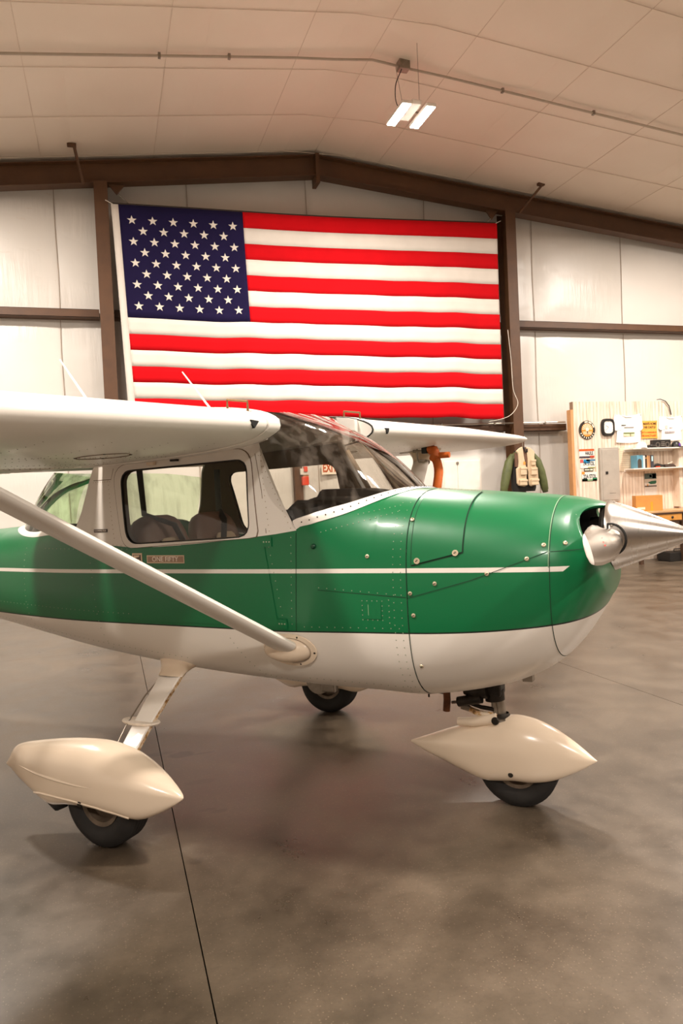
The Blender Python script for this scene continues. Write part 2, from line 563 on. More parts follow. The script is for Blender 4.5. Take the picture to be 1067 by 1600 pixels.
# ---- steel frame: columns, rafters, girts
def ibeam(mb, axis_pts, width_vec, depth_vec, tf=0.012, tw=0.008):
    """I section swept between two points; flanges across width_vec at both ends of depth_vec"""
    a, b = [Vector(p) for p in axis_pts]
    w, d = Vector(width_vec), Vector(depth_vec)
    wn, dn = w.normalized(), d.normalized()
    def slab(c0, c1, hw, hd):
        vs_ = []
        for c in (c0, c1):
            vs_ += [c - hw - hd, c + hw - hd, c + hw + hd, c - hw + hd]
        mb.add(vs_, [(0, 1, 2, 3), (7, 6, 5, 4), (0, 4, 5, 1), (1, 5, 6, 2), (2, 6, 7, 3), (3, 7, 4, 0)])
    for s in (-1, 1):
        off = dn * (d.length / 2 - tf / 2) * s
        slab(a + off, b + off, w / 2, dn * tf / 2)
    slab(a, b, wn * tw / 2, d / 2 - dn * tf)

for nm, xc, lab in (('steel_column', 0.115, 'brown steel column at the left edge of the flag'), ('steel_column', 6.79, 'brown steel column at the right edge of the flag')):
    mb = MB(); ibeam(mb, [(xc, 11.32, 0), (xc, 11.32, ceil_z(xc) - 0.38)], (0.19, 0, 0), (0, 0.30, 0))
    o = mb.build(nm, BROWN, smooth=False, kind='structure'); tag(o, lab)
rl = ((-7.5, RX, 'brown steel rafter sloping up to the ridge on the left'), (RX, 14.3, 'brown steel rafter sloping down from the ridge to the right'))
for x0, x1, lab in rl:
    mb = MB(); dz = 0.43
    ibeam(mb, [(x0, 11.30, ceil_z(x0) - dz + 0.20), (x1, 11.30, ceil_z(x1) - dz + 0.20)], (0, 0.2, 0), (0, 0, 0.32))
    o = mb.build('steel_rafter', BROWN, smooth=False, kind='structure'); tag(o, lab)
sp = MB(); sp.box(RX - 0.03, RX + 0.03, 11.17, 11.43, ceil_z(RX) - 0.52, ceil_z(RX) - 0.06)
tag(sp.build('splice_plate', BROWN, smooth=False, kind='structure'), 'small brown splice plate where the rafters meet at the ridge')

girts = (((XL, 0.01), 4.24, 'brown wall girt left of the flag'), ((0.22, 6.68), 4.24, 'brown wall girt running behind the flag'), ((6.9, XR), 4.28, 'brown wall girt right of the flag'),
         ((0.22, 6.68), 2.46, 'low brown wall girt under the flag'), ((6.9, 7.9), 2.46, 'short low brown wall girt between column and wooden partition'), ((XL, 0.01), 2.46, 'low brown wall girt behind the left wing'))
for (x0, x1), z, lab in girts:
    mb = MB()
    mb.box(x0, x1, WY - 0.20, WY + 0.02, z + 0.052, z + 0.058)
    mb.box(x0, x1, WY - 0.20, WY - 0.194, z - 0.058, z + 0.058)
    mb.box(x0, x1, WY - 0.20, WY + 0.02, z - 0.058, z - 0.052)
    o = mb.build('steel_girt', BROWN, smooth=False, kind='structure'); tag(o, lab)

# ---- fly braces and gusset brackets on the rafter
for xc, dx, lab in ((-0.12, -0.09, 'short brown fly brace above the left column'), (6.95, 0.28, 'short brown fly brace above the right column')):
    mb = MB(); zt = ceil_z(xc)
    mb.tube([(xc, 11.16, zt - 0.42), (xc + dx, 10.85, zt - 0.03)], 0.022, 4)
    mb.box(xc + dx - 0.09, xc + dx + 0.03, 10.82, 10.88, zt - 0.05, zt - 0.01)
    o = mb.build('fly_brace', BROWN, smooth=False, kind='structure'); tag(o, lab)
for xc, s, lab in ((0.34, 1, 'triangular brown gusset with cable at the left column head'), (6.5, -1, 'triangular brown gusset with cable at the right column head')):
    zt = ceil_z(xc) - 0.425
    t = empty('cable_bracket', (xc, 11.3, zt), label=lab, category='bracket')
    g = MB(); g.prism([(-0.12, 0.03), (0.12, 0.03), (0.0, -0.12)], -0.01, 0.01); g.build('gusset', BROWN, t, smooth=False)
    c = MB(); c.tube([(0.02 * s, 0, -0.10), (0.10 * s, 0.02, -0.17), (0.62 * s, 0.12, -0.62)], [0.012, 0.008, 0.008], 6); c.build('cable', STEEL, t)

# ---- horizontal conduit along the low girt and its drooping wires
t = empty('wall_conduit', (5.0, 11.33, 2.53), label='thin grey conduit pipe running along the low girt', category='pipe')
MB().tube([(-2.0, 0, 0.0), (0.3, 0, -0.005), (2.83, 0, 0.01)], 0.014, 8).build('pipe', plain('galvanised_conduit', rgb(190, 176, 160), 0.4, 0.6), t)
for i in range(5): MB().box(-1.6 + i, -1.57 + i, -0.016, 0.03, -0.02, 0.02).build('clamp', STEEL, t, smooth=False)
t = MB().tube(smooth_path([(6.62, 11.12, 4.1), (6.66, 11.12, 3.6), (6.68, 11.12, 3.1), (6.76, 11.12, 2.85), (6.62, 11.12, 2.66), (6.4, 11.12, 2.58), (6.2, 11.14, 2.55)]), 0.005, 6).build('loose_cable', plain('white_cable', rgb(225, 215, 200), 0.5))
tag(t, 'thin white cable drooping beside the right column', 'cable')

# ---- ceiling conduit with junction box
cy = 8.63
t = empty('ceiling_conduit', (RX, cy, ceil_z(RX) - 0.06), label='grey conduit pipe crossing the ceiling with a junction box', category='pipe')
cz = ceil_z(RX)
pts = [(x - RX, 0, ceil_z(x) - cz - (0.012 if abs(x - RX) < 0.7 else 0.0)) for x in [XL + 0.3] + [RX - 4 + 0.5 * i for i in range(17)] + [XR - 0.3]]
MB().tube(pts, 0.016, 8).build('pipe', plain('galvanised_conduit', rgb(190, 176, 160)), t)
bx_ = MB(); bx_.box(3.80 - RX - 0.07, 3.80 - RX + 0.07, -0.06, 0.06, -0.09, 0.03); bx_.build('junction_box', STEEL, t, smooth=False, bevel=0.006)
for xx in (-0.9, 0.8, 1.6, 5.2, 6.6): MB().box(xx - RX - 0.015, xx - RX + 0.015, -0.022, 0.022, ceil_z(xx) - cz - 0.025, ceil_z(xx) - cz + 0.03).build('clamp', STEEL, t, smooth=False)

# ---- hanging LED high-bay lights; only the middle far one is in the picture
STRIP = m_emit('led_strip', (1.0, 0.93, 0.84, 1), 30)
def led_light(x, y, label):
    z = 5.95
    t = empty('hanging_light', (x, y, z), label=label, category='light', group='hanging hangar lights')
    MB().box(-0.06, 0.06, -0.2, 0.2, 0.05, 0.11).build('driver_housing', plain('white_lamp_housing', rgb(225, 215, 205), 0.5), t, smooth=False, bevel=0.01)
    for s in (-1, 1):
        h = MB().box(s * 0.155 - 0.062, s * 0.155 + 0.062, -0.27, 0.27, 0.012, 0.05).build('lamp_panel', _M['white_lamp_housing'], t, smooth=False, bevel=0.008)
        MB().box(s * 0.155 - 0.052, s * 0.155 + 0.052, -0.255, 0.255, 0.004, 0.014).build('led_strip', STRIP, h, smooth=False)
        L = bpy.data.lights.new('led_lamp', 'AREA'); L.shape = 'RECTANGLE'; L.size = 0.10; L.size_y = 0.5
        L.energy = LAMP_W; L.color = LAMP_COL
        lo = bpy.data.objects.new('led_lamp', L); link(lo, t); lo.location = (s * 0.155, 0, 0.002)
        b = MB().tube([(s * 0.155, 0, 0.05), (0, 0, 0.08)], 0.012, 6).build('arm', STEEL, t)
    zc = ceil_z(x) - z
    MB().tube([(0.1, -0.05, zc), (0.1, -0.05, 0.17)], 0.003, 5).build('wire', STEEL, t)
    MB().tube([(0.1, -0.05, 0.17), (0.04, -0.15, 0.11)], 0.002, 4).build('wire', STEEL, t)
    MB().tube([(0.1, -0.05, 0.17), (0.08, 0.15, 0.05)], 0.002, 4).build('wire', STEEL, t)
    MB().tube([(0.02, 0.45, zc), (0.0, 0.18, 0.11)], 0.003, 5).build('wire', STEEL, t)
    MB().tube(smooth_path([(0.06, 0.33, zc - 0.1), (-0.06, 0.28, 0.5 * zc + 0.08), (-0.09, 0.20, 0.25), (-0.02, 0.12, 0.1)]), 0.006, 6).build('power_cord', BLACKP, t)
for i, x in enumerate((-2.4, 3.715, 9.85)):
    for j, y in enumerate((8.28, 2.1, -4.1)):
        led_light(x, y, 'twin-strip LED light hanging from the ceiling over the flag' if (i, j) == (1, 0) else 'twin-strip hanging light %s, %s' % (('over the left bay', 'over the middle bay', 'over the right bay')[i], ('near the flag wall', 'above the airplane', 'behind the camera')[j]))

# ================================================================== THE FLAG
FX0, FX1 = 0.306, 6.494
FLAGR = plain('red_flag_cloth', rgb(192, 8, 18), 0.9, 0, 0, 0.05, 3, 0.0, 0.15)
FLAGW = plain('white_flag_cloth', rgb(216, 207, 197), 0.9, 0, 0, 0.04, 3, 0.0, 0.15)
FLAGB = plain('navy_flag_cloth', rgb(27, 20, 56), 0.9, 0, 0, 0.08, 3, 0.0, 0.15)
def FP(u, v, off=0.0):
    """u 0..1 along the fly, v 0..1 down the hoist"""
    x = FX0 + (FX1 - FX0) * u + (-0.06 + 0.10 * v) * (1 - u) * 1.0 + 0.0 * v
    zt = 5.75 + (5.89 - 5.75) * u - 0.03 * math.sin(math.pi * u)
    zb = 2.72 + (2.59 - 2.72) * u
    z = zt + (zb - zt) * v
    z += 0.009 * v * math.sin(u * 17 + 0.6) + 0.006 * v * math.sin(u * 43 + 3 * v)
    y = 11.13 - 0.035 * v * math.sin(u * 23 + 1.2 * v) - 0.018 * v * math.sin(u * 57 + 2 + v * 2) - 0.02 * v - 0.012 * math.sin(u * 9 + v * 5)
    return Vector((x, y - off, z))
flag = empty('flag', (3.4, 11.13, 2.6), label='large American flag hung on the back wall between the columns', category='flag')
FO = Vector((3.4, 11.13, 2.6))
def fpatch(name, u0, u1, v0, v1, mat, nu, nv, off=0.0):
    rows = [[FP(u0 + (u1 - u0) * i / nu, v0 + (v1 - v0) * j / nv, off) - FO for j in range(nv + 1)] for i in range(nu + 1)]
    return MB().grid(rows).build(name, mat, flag, smooth=True, angle=80, solid=0.004)
fpatch('header', 0.0, 0.016, 0, 1, FLAGW, 2, 20)
CU = 0.305
for k in range(13):
    fpatch('stripe', CU if k < 7 else 0.016, 1.0, k / 13, (k + 1) / 13, FLAGR if k % 2 == 0 else FLAGW, 110 if k < 7 else 150, 3)
fpatch('canton', 0.016, CU, 0, 7 / 13, FLAGB, 40, 16)
for r in range(9):
    n = 6 if r % 2 == 0 else 5
    for c in range(n):
        fu = (0.095 + 0.163 * c) + (0.081 if r % 2 else 0.0)
        fv = 0.135 + 0.095 * r
        uc = 0.016 + (CU - 0.016) * fu
        vc = 7 / 13 * fv
        vs_ = [FP(uc, vc, 0.006) - FO]
        for k in range(10):
            R_ = 0.070 if k % 2 == 0 else 0.028
            a = math.pi / 2 + k * math.pi / 5
            vs_.append(FP(uc + R_ * math.cos(a) / (FX1 - FX0), vc - R_ * math.sin(a) / 3.1, 0.006) - FO)
        MB().add(vs_, [(0, 1 + k, 1 + (k + 1) % 10) for k in range(10)]).build('star', FLAGW, flag, smooth=False, solid=0.002)
MB().tube([FP(i / 20, 0.0, -0.02) - FO + Vector((0, 0, 0.012)) for i in range(21)], 0.016, 6).build('hanging_rod', plain('dark_rod', rgb(52, 40, 32), 0.6), flag)
for u in (0.004, 0.996): MB().tube([FP(u, 0.0, 0) - FO + Vector((0, 0, 0.0)), FP(u, 0, 0) - FO + Vector((-0.1 if u < .5 else 0.1, 0.0, 0.05))], 0.006, 5).build('tie_cord', FLAGW, flag)

# ================================================================== DOOR, EXIT SIGN, ALARM behind the airplane
d2 = box('door_1', (5.50, 6.24, WY - 0.04, WY + 0.02, 0.0, 1.95), plain('white_door_trim', rgb(232, 220, 206), 0.5), kind='structure')
tag(d2, 'white double door in the back wall under the far wing')
for a, b in ((5.53, 5.78), (5.785, 6.21)):
    box('door_leaf', (a, b, WY - 0.055, WY - 0.03, 0.02, 1.92), plain('white_door_leaf', rgb(238, 228, 216), 0.45), d2, bevel=0.004)
box('door_latch', (5.76, 5.80, WY - 0.075, WY - 0.05, 1.86, 1.90), STEEL, d2)
ex = empty('exit_sign', (3.47, WY - 0.06, 1.765), label='white EXIT sign with orange-red letters on the back wall', category='sign')
box('board', (-0.135, 0.135, -0.01, 0.01, 0.0, 0.20), plain('white_sign_board', rgb(240, 226, 206), 0.5), ex)
text('lettering', 'EXIT', 0.19, (0, -0.0125, 0.10), plain('orange_red_letters', rgb(188, 78, 14), 0.5), ex, sx=0.62, bold=0.006)
post = box('trim_1', (2.86, 2.99, WY - 0.14, WY + 0.02, 0.0, 2.36), BROWN, kind='structure')
tag(post, 'brown steel post carrying the red alarm box')
al = empty('alarm_box', (3.02, WY - 0.16, 1.60), label='red alarm box with a white panel above it on the brown post', category='alarm')
RED = plain('alarm_red', rgb(214, 58, 20), 0.45)
MB().box(-0.055, 0.055, -0.05, 0.03, 0.0, 0.14).build('red_housing', RED, al, smooth=False, bevel=0.008)
MB().box(-0.03, 0.055, -0.04, 0.03, 0.14, 0.165).build('cap', plain('brass_brown', rgb(150, 92, 40), 0.5), al, smooth=False)
MB().box(-0.075, 0.05, -0.03, 0.03, 0.17, 0.27).build('white_panel', FLAGW, al, smooth=False, bevel=0.004)
MB().box(-0.02, 0.04, -0.05, 0.02, 0.215, 0.30).build('strobe', RED, al, smooth=False, bevel=0.006)

# ================================================================== THE AIRPLANE
# airframe frame: x forward, y to its left (away from the camera), z up, origin on the floor between the main wheels
plane = empty('light_airplane', (0.633, 3.935, 0.0), math.radians(-44.684), label='green and white single-engine high-wing airplane parked on the hangar floor', category='airplane')

FS = [  # x, half width, bottom, widest height, top, lower exponent, upper exponent
    (-4.75, 0.045, 1.10, 1.19, 1.27, 2.0, 2.0), (-4.0, 0.10, 1.03, 1.16, 1.28, 2.1, 2.1), (-3.0, 0.19, 0.92, 1.10, 1.285, 2.3, 2.2), (-2.0, 0.31, 0.775, 1.03, 1.29, 2.6, 2.4),
    (-1.5, 0.385, 0.715, 1.02, 1.315, 2.8, 2.7), (-1.1, 0.445, 0.668, 1.0, 1.345, 3.0, 3.2), (-0.65, 0.495, 0.612, 1.0, 1.42, 3.2, 6.0), (0.0, 0.50, 0.55, 1.0, 1.44, 3.4, 8.0),
    (0.6, 0.50, 0.522, 1.0, 1.44, 3.4, 8.0), (0.70, 0.498, 0.518, 1.0, 1.44, 3.3, 7.2), (0.925, 0.49, 0.512, 1.0, 1.44, 3.1, 3.6), (1.18, 0.483, 0.510, 1.0, 1.425, 3.0, 3.0),
    (1.50, 0.468, 0.575, 1.0, 1.396, 2.8, 2.7), (1.66, 0.452, 0.645, 1.01, 1.380, 2.7, 2.6), (1.74, 0.438, 0.705, 1.02, 1.370, 2.6, 2.5), (1.80, 0.418, 0.770, 1.03, 1.360, 2.5, 2.4),
    (1.86, 0.375, 0.860, 1.05, 1.345, 2.4, 2.3), (1.905, 0.315, 0.945, 1.07, 1.33, 2.3, 2.2)]
def fsec(x):
    return cinterp(FS, x)
def half_section(x, n=140):
    w, zb, zm, zt, nb, nt = fsec(x)
    out = []
    for i in range(n + 1):
        t = -math.pi / 2 + math.pi * i / n
        c, s = max(0.0, math.cos(t)), math.sin(t)
        e = nb if s < 0 else nt
        y = w * c ** (2 / e)
        z = zm + ((zm - zb) if s < 0 else (zt - zm)) * (1 if s >= 0 else -1) * abs(s) ** (2 / e)
        out.append((y, z))
    return out
def fy(x, z):
    w, zb, zm, zt, nb, nt = fsec(x)
    if z >= zm:
        r = min(1.0, (z - zm) / (zt - zm)); return w * (1 - r ** nt) ** (1 / nt)
    r = min(1.0, (zm - z) / (zm - zb)); return w * (1 - r ** nb) ** (1 / nb)
def fz_top(x, y):
    w, zb, zm, zt, nb, nt = fsec(x)
    return zm + (zt - zm) * (1 - min(1.0, abs(y) / w) ** nt) ** (1 / nt)
def fz_bot(x, y):
    w, zb, zm, zt, nb, nt = fsec(x)
    return zm - (zm - zb) * (1 - min(1.0, abs(y) / w) ** nb) ** (1 / nb)
def side_pt(x, z, side=-1, off=0.0):
    """point on the lower body skin with an outward offset"""
    e = 0.004
    p = Vector((x, side * fy(x, z), z))
    dz = Vector((0, side * (fy(x, z + e) - fy(x, z - e)), 2 * e))
    dx = Vector((2 * e, side * (fy(x + e, z) - fy(x - e, z)), 0))
    n = dz.cross(dx)
    if n.length < 1e-9: n = Vector((0, side, 0))
    n.normalize()
    if n.y * side < 0: n = -n
    return p + n * off, n
BELT = [(-0.65, 1.25), (-0.628, 1.241), (-0.495, 1.223), (-0.282, 1.205), (-0.079, 1.207), (0.115, 1.216), (0.299, 1.230), (0.475, 1.247), (0.577, 1.257), (0.68, 1.272)]
WSY = [(0.668, 0.4945), (0.72, 0.488), (0.763, 0.479), (0.816, 0.460), (0.875, 0.423), (0.93, 0.370), (0.987, 0.298), (1.037, 0.205), (1.060, 0.10), (1.067, 0.0)]      # glass edge
WSG = [(0.683, 0.4965), (0.766, 0.488), (0.836, 0.471), (0.896, 0.442), (0.966, 0.389), (1.035, 0.318), (1.085, 0.239), (1.110, 0.12), (1.118, 0.0)]                     # edge of the green paint
RWY = [(-1.50, 0.0), (-1.45, 0.12), (-1.30, 0.26), (-1.10, 0.355), (-0.86, 0.44), (-0.65, 0.492)]
def body_row(x, n=36):
    h = half_section(x)
    if -0.65 <= x <= 0.68:
        zc = interp(BELT, x)[0]
        k = next((i for i, p in enumerate(h) if p[1] >= zc), len(h) - 1)
    else:
        yc = 0.0
        if 0.68 < x < 1.067: yc = cinterp(WSY, x)[0]
        elif -1.50 < x < -0.65: yc = cinterp(RWY, x)[0]
        k = next((i for i, p in enumerate(h) if i > len(h) // 2 and p[0] <= yc + 1e-9), len(h) - 1)
        zc = None
    pts = [Vector((x, -p[0], p[1])) for p in h[:k + 1]]
    if k > 0 and zc is not None:
        pts[-1] = Vector((x, -fy(x, zc), zc))
    elif k < len(h) - 1:
        pts[-1] = Vector((x, -yc, fz_top(x, yc)))
    L = [0.0]
    for a, b in zip(pts, pts[1:]): L.append(L[-1] + (b - a).length)
    res = []
    for i in range(n + 1):
        d = L[-1] * i / n
        j = next((q for q in range(1, len(L)) if L[q] >= d - 1e-9), len(L) - 1)
        f = (d - L[j - 1]) / max(1e-9, L[j] - L[j - 1])
        res.append(pts[j - 1].lerp(pts[j], min(1, max(0, f))))
    return res
def mirror_row(r):
    return [Vector((p.x, -p.y, p.z)) for p in reversed(r[1:])] + r
def frange(a, b, n): return [a + (b - a) * i / n for i in range(n + 1)]

# ---- fuselage tub and tail cone
xs_ = frange(-4.75, -1.5, 22)[:-1] + frange(-1.5, -0.65, 22)[:-1] + frange(-0.65, 0.68, 26)[:-1] + frange(0.68, 1.04, 16)[:-1] + frange(1.04, 1.067, 8)[:-1] + frange(1.067, 1.18, 6)
MB().grid([mirror_row(body_row(x)) for x in xs_]).build('fuselage', GREENP, plane, angle=60)

# ---- engine cowling (upper/lower shell) and nose bowl
MB().grid([mirror_row([Vector((v.x, v.y * 0.997, 1.0 + (v.z - 1.0) * 0.998)) for v in body_row(x)]) for x in frange(1.182, 1.742, 18)]).build('engine_cowling', GREENP, plane, angle=60)
bow = MB()
rows = [mirror_row(body_row(x)) for x in frange(1.742, 1.80, 3)]
nb_ = len(rows[0])
cz0 = 1.195
def lipx(p):
    """front edge of the bowl: forward at crown and chin, swept back at the two side intakes"""
    a = math.atan2(p.z - cz0, abs(p.y) + 1e-6)        # 90deg crown, 0 side
    a = math.degrees(a)
    dip = math.exp(-((a - 22) / 31.0) ** 2)
    return 1.905 - 0.085 * dip
for k in range(1, 7):
    f = k / 6
    base = mirror_row(body_row(1.80 + 0.105 * f))
    row = []
    for p in base:
        lx = lipx(p)
        xx = 1.80 + (lx - 1.80) * f
        q = body_row  # shape comes from the section that belongs to this x
        row.append((p, xx))
    srow = []
    for i, (p, xx) in enumerate(row):
        srow.append(Vector((xx, p.y, p.z)))
    # pull each point to the section at its own x
    out = []
    for i, p in enumerate(srow):
        w0, zb0, zm0, zt0, nb0, nt0 = fsec(1.80 + 0.105 * f)
        w1, zb1, zm1, zt1, nb1, nt1 = fsec(p.x)
        yy = p.y * w1 / w0
        zz = zm1 + ((p.z - zm0) / (zt0 - zm0) * (zt1 - zm1) if p.z >= zm0 else (p.z - zm0) / (zm0 - zb0) * (zm1 - zb1))
        out.append(Vector((p.x, yy, zz)))
    rows.append(out)
bow.grid(rows)
last = rows[-1]
def sc(row, s, dx, cz=1.16):
    return [Vector((p.x + dx, p.y * s, cz + (p.z - cz) * s)) for p in row]
def lipmix(s, d_open, d_closed):
    return [Vector((p.x + (d_closed if p.z < 1.125 else d_open), p.y * s, 1.16 + (p.z - 1.16) * s)) for p in last]
r1 = lipmix(0.965, 0.010, 0.008); r2 = lipmix(0.91, 0.004, 0.014)
bow.grid([last, r1, r2])
# chin plate between and below the intakes (closed part of the bowl front)
ch = bow
rowsc = []
for s, dx in ((0.91, 0.014), (0.7, 0.020), (0.45, 0.022)):
    rr = sc(last, s, dx)
    rowsc.append([p for p in rr])
rowsc = [[Vector((p.x, p.y, min(p.z, 1.125))) for p in r] for r in rowsc]
for a, b in zip(rowsc, rowsc[1:]):
    for i in range(len(a) - 1):
        if min(a[i].z, a[i + 1].z, b[i].z, b[i + 1].z) < 1.1249:
            ch.add([a[i], a[i + 1], b[i + 1], b[i]], [(0, 1, 2, 3)])
bow.build('nose_bowl', GREENP, plane, angle=70)
# dark intake cavity behind the lips
cav = MB(); cav.grid([r2, sc(last, 0.86, -0.06), sc(last, 0.8, -0.22), sc(last, 0.05, -0.24)])
cav.build('intake_cavity', BLACKM, plane)
# engine cylinders glimpsed in the intake
for s in (-1, 1):
    cyl = MB()
    for i in range(6): cyl.lathe([(0.0, 0.0), (0, 0.052), (0.006, 0.052), (0.006, 0.0)], (1.70, s * (0.10 + 0.016 * i), 1.2), (0, s, 0), 14)
    cyl.build('engine_cylinder', DARKST, plane)

# ---- seams, access door, fasteners on the cowling
def strip_on_body(name, pts, width, mat, off=0.0012, side=-1, parent=None, n=10):
    """thin strip following points (x,z) on the body side"""
    fine = []
    for a, b in zip(pts, pts[1:]):
        fine += [(a[0] + (b[0] - a[0]) * i / n, a[1] + (b[1] - a[1]) * i / n) for i in range(n)]
    fine.append(pts[-1])
    L, R = [], []
    for i, p in enumerate(fine):
        q = fine[min(i + 1, len(fine) - 1)]; o_ = fine[max(i - 1, 0)]
        t = Vector((q[0] - o_[0], q[1] - o_[1])).normalized()
        nx, nz = -t.y, t.x
        L.append(side_pt(p[0] + nx * width / 2, p[1] + nz * width / 2, side, off)[0])
        R.append(side_pt(p[0] - nx * width / 2, p[1] - nz * width / 2, side, off)[0])
    return MB().grid([L, R]).build(name, mat, parent or plane, angle=60)
def ring_strip(name, x0, x1, mat, grow=1.002, zmin=None, zmax=None, parent=None):
    r = []
    for x in (x0, x1):
        row = mirror_row(body_row(x, 50))
        r.append([Vector((p.x, p.y * grow, 1.0 + (p.z - 1.0) * grow)) for p in row])
    mb = MB()
    for i in range(len(r[0]) - 1):
        m = (r[0][i] + r[0][i + 1]) / 2
        if (zmin is None or m.z > zmin) and (zmax is None or m.z < zmax):
            mb.add([r[0][i], r[0][i + 1], r[1][i + 1], r[1][i]], [(0, 1, 2, 3)])
    return mb.build(name, mat, parent or plane, angle=60)
ring_strip('firewall_seam', 1.1795, 1.1822, SEAMM)
ring_strip('nose_bowl_seam', 1.7405, 1.743, SEAMM)
EDGEG = plain('worn_green_edge', rgb(120, 160, 120), 0.5)
ring_strip('nose_bowl_edge', 1.7365, 1.7395, EDGEG, 1.0025, zmin=1.10)
strip_on_body('cowl_split_seam', [(1.185, 0.985), (1.45, 1.06), (1.735, 1.165)], 0.0024, SEAMM)
strip_on_body('cowl_split_seam', [(1.745, 1.165), (1.86, 1.170)], 0.0024, SEAMM)
strip_on_body('side_seam', [(0.775, 1.012), (1.178, 0.987)], 0.0022, SEAMM)
strip_on_body('door_post_seam', [(0.682, 1.26), (0.672, 1.05), (0.66, 0.83)], 0.0024, SEAMM)
# oil access door: raised, lies on the cowling crown
def crown(x, y, off):
    z = fz_top(x, y); e = 0.004
    dy = (fz_top(x, y + e) - fz_top(x, y - e)) / (2 * e); dx = (fz_top(x + e, y) - fz_top(x - e, y)) / (2 * e)
    n = Vector((-dx, -dy, 1)).normalized()
    return Vector((x, y, z)) + n * off
def door_rows(grow, off):
    rows = []
    for i in range(13):
        u = i / 12
        row = []
        for j in range(19):
            v = j / 18
            # v 0 top (near hinge line) .. 1 bottom; front/rear edges
            xa, xb = 1.205 - grow, 1.412 + grow
            x = xa + (xb - xa) * u
            zt = fz_top(x, 0.15)
            zbm = 1.118 - 0.0 * u + 0.05 * u - grow
            # param by angle through section
            y0, y1 = -0.14 + grow, None
            # sweep from y=-0.14 on crown to the side at zbm by equal arc steps
            pts = [Vector((x, -yy, fz_top(x, yy))) for yy in frange(0.14 - grow, 0.44, 24)]
            pts += [Vector((x, -fy(x, zz), zz)) for zz in frange(fz_top(x, 0.44), zbm, 16)[1:]]
            L = [0]
            for a, b in zip(pts, pts[1:]): L.append(L[-1] + (b - a).length)
            d = L[-1] * v
            q = next((w for w in range(1, len(L)) if L[w] >= d - 1e-9), len(L) - 1)
            f = (d - L[q - 1]) / max(1e-9, L[q] - L[q - 1])
            p = pts[q - 1].lerp(pts[q], min(1, f))
            c = Vector((x, 0, 1.0))
            nrm = Vector((0, p.y / 0.22, (p.z - 1.0) / 0.17)).normalized()
            row.append(p + nrm * off)
        rows.append(row)
    return rows
MB().grid(door_rows(0.004, 0.0012)).build('oil_door_gap', SEAMM, plane)
od = MB().grid(door_rows(0.0, 0.0045)).build('oil_door', GREENP, plane, angle=60)
hg = MB()
for i in range(14):
    x = 1.215 + 0.188 * i / 13
    p = crown(x, -0.142, 0.004)
    hg.tube([p + Vector((-0.006, 0, 0)), p + Vector((0.006, 0, 0))], 0.003, 5)
hg.build('hinge', STEEL, od, kind='stuff')
FAST = plain('cream_fastener', rgb(214, 196, 168), 0.4, 0.5)
def fastener(x, z, r=0.009, dark=False, name='cowl_fastener'):
    p, n = side_pt(x, z, -1, 0.0045 if dark else 0.001)
    mb = MB()
    if dark:
        mb.lathe([(0.0, r * 1.35), (0.002, r * 1.3), (0.002, r * 0.75), (0.0, r * 0.6), (0.0, 0.0)], p, n, 14)
    else:
        mb.lathe([(0.0, r), (0.003, r * 0.85), (0.0045, r * 0.4), (0.0047, 0.0)], p, n, 12)
    o = mb.build(name, FAST, plane)
    sl = MB().tube([p + n * 0.0048 - Vector((r * 0.5, 0, r * 0.3)), p + n * 0.0048 + Vector((r * 0.5, 0, r * 0.3))], r * 0.16, 4); sl.build('slot', SEAMM, o)
for (x, z) in ((1.195, 1.004), (1.30, 1.045), (1.51, 1.085), (1.66, 1.14), (1.72, 1.19), (1.795, 1.195), (1.205, 0.915), (1.215, 0.70), (1.192, 1.30), (1.01, 1.155)):
    fastener(x, z)
for (x, z) in ((1.228, 1.135), (1.385, 1.165)):
    fastener(x, z, 0.0095, True, 'door_latch')

# ---- rivets: far too many and too small to pick one by one
rv = MB()
def riv(x, z, r=0.0026, side=-1):
    p, n = side_pt(x, z, side, 0.0)
    rv.dome(p, n, r, 0.0012, 6)
def rivrow(a, b, n, r=0.0026):
    for i in range(n + 1): riv(a[0] + (b[0] - a[0]) * i / n, a[1] + (b[1] - a[1]) * i / n, r)
for dx in (-0.012, -0.045): rivrow((1.17 + dx, 1.37), (1.165 + dx, 0.56), 26)
rivrow((0.78, 1.022), (1.13, 0.998), 9); rivrow((0.70, 0.85), (1.14, 0.858), 12); rivrow((0.66, 0.60), (1.13, 0.585), 14)
rivrow((0.655, 1.24), (0.64, 0.86), 11); rivrow((0.54, 1.2), (0.60, 0.86), 9); rivrow((0.47, 1.2), (0.52, 0.87), 8)
for a, b in (((0.98, 0.97), (1.07, 0.97)), ((1.07, 0.97), (1.07, 0.89)), ((1.07, 0.89), (0.98, 0.89)), ((0.98, 0.89), (0.98, 0.97)), ((1.10, 0.975), (1.10, 0.88))): rivrow(a, b, 4)
rivrow((0.80, 1.26), (1.12, 1.335), 14); rivrow((0.95, 1.33), (1.12, 1.36), 8)
rivrow((-0.9, 1.20), (0.46, 1.19), 40); rivrow((-1.6, 0.90), (0.45, 0.86), 60); rivrow((-1.6, 0.80), (0.0, 0.66), 44)
rivrow((-0.55, 1.2), (-0.50, 0.68), 14); rivrow((0.30, 0.78), (0.42, 0.60), 8); rivrow((0.42, 0.6), (0.62, 0.56), 8)
rivrow((-1.1, 1.2), (-1.1, 0.74), 14)
rv.build('rivets', plain('painted_rivet', rgb(150, 160, 135), 0.4, 0.3), plane, kind='stuff')
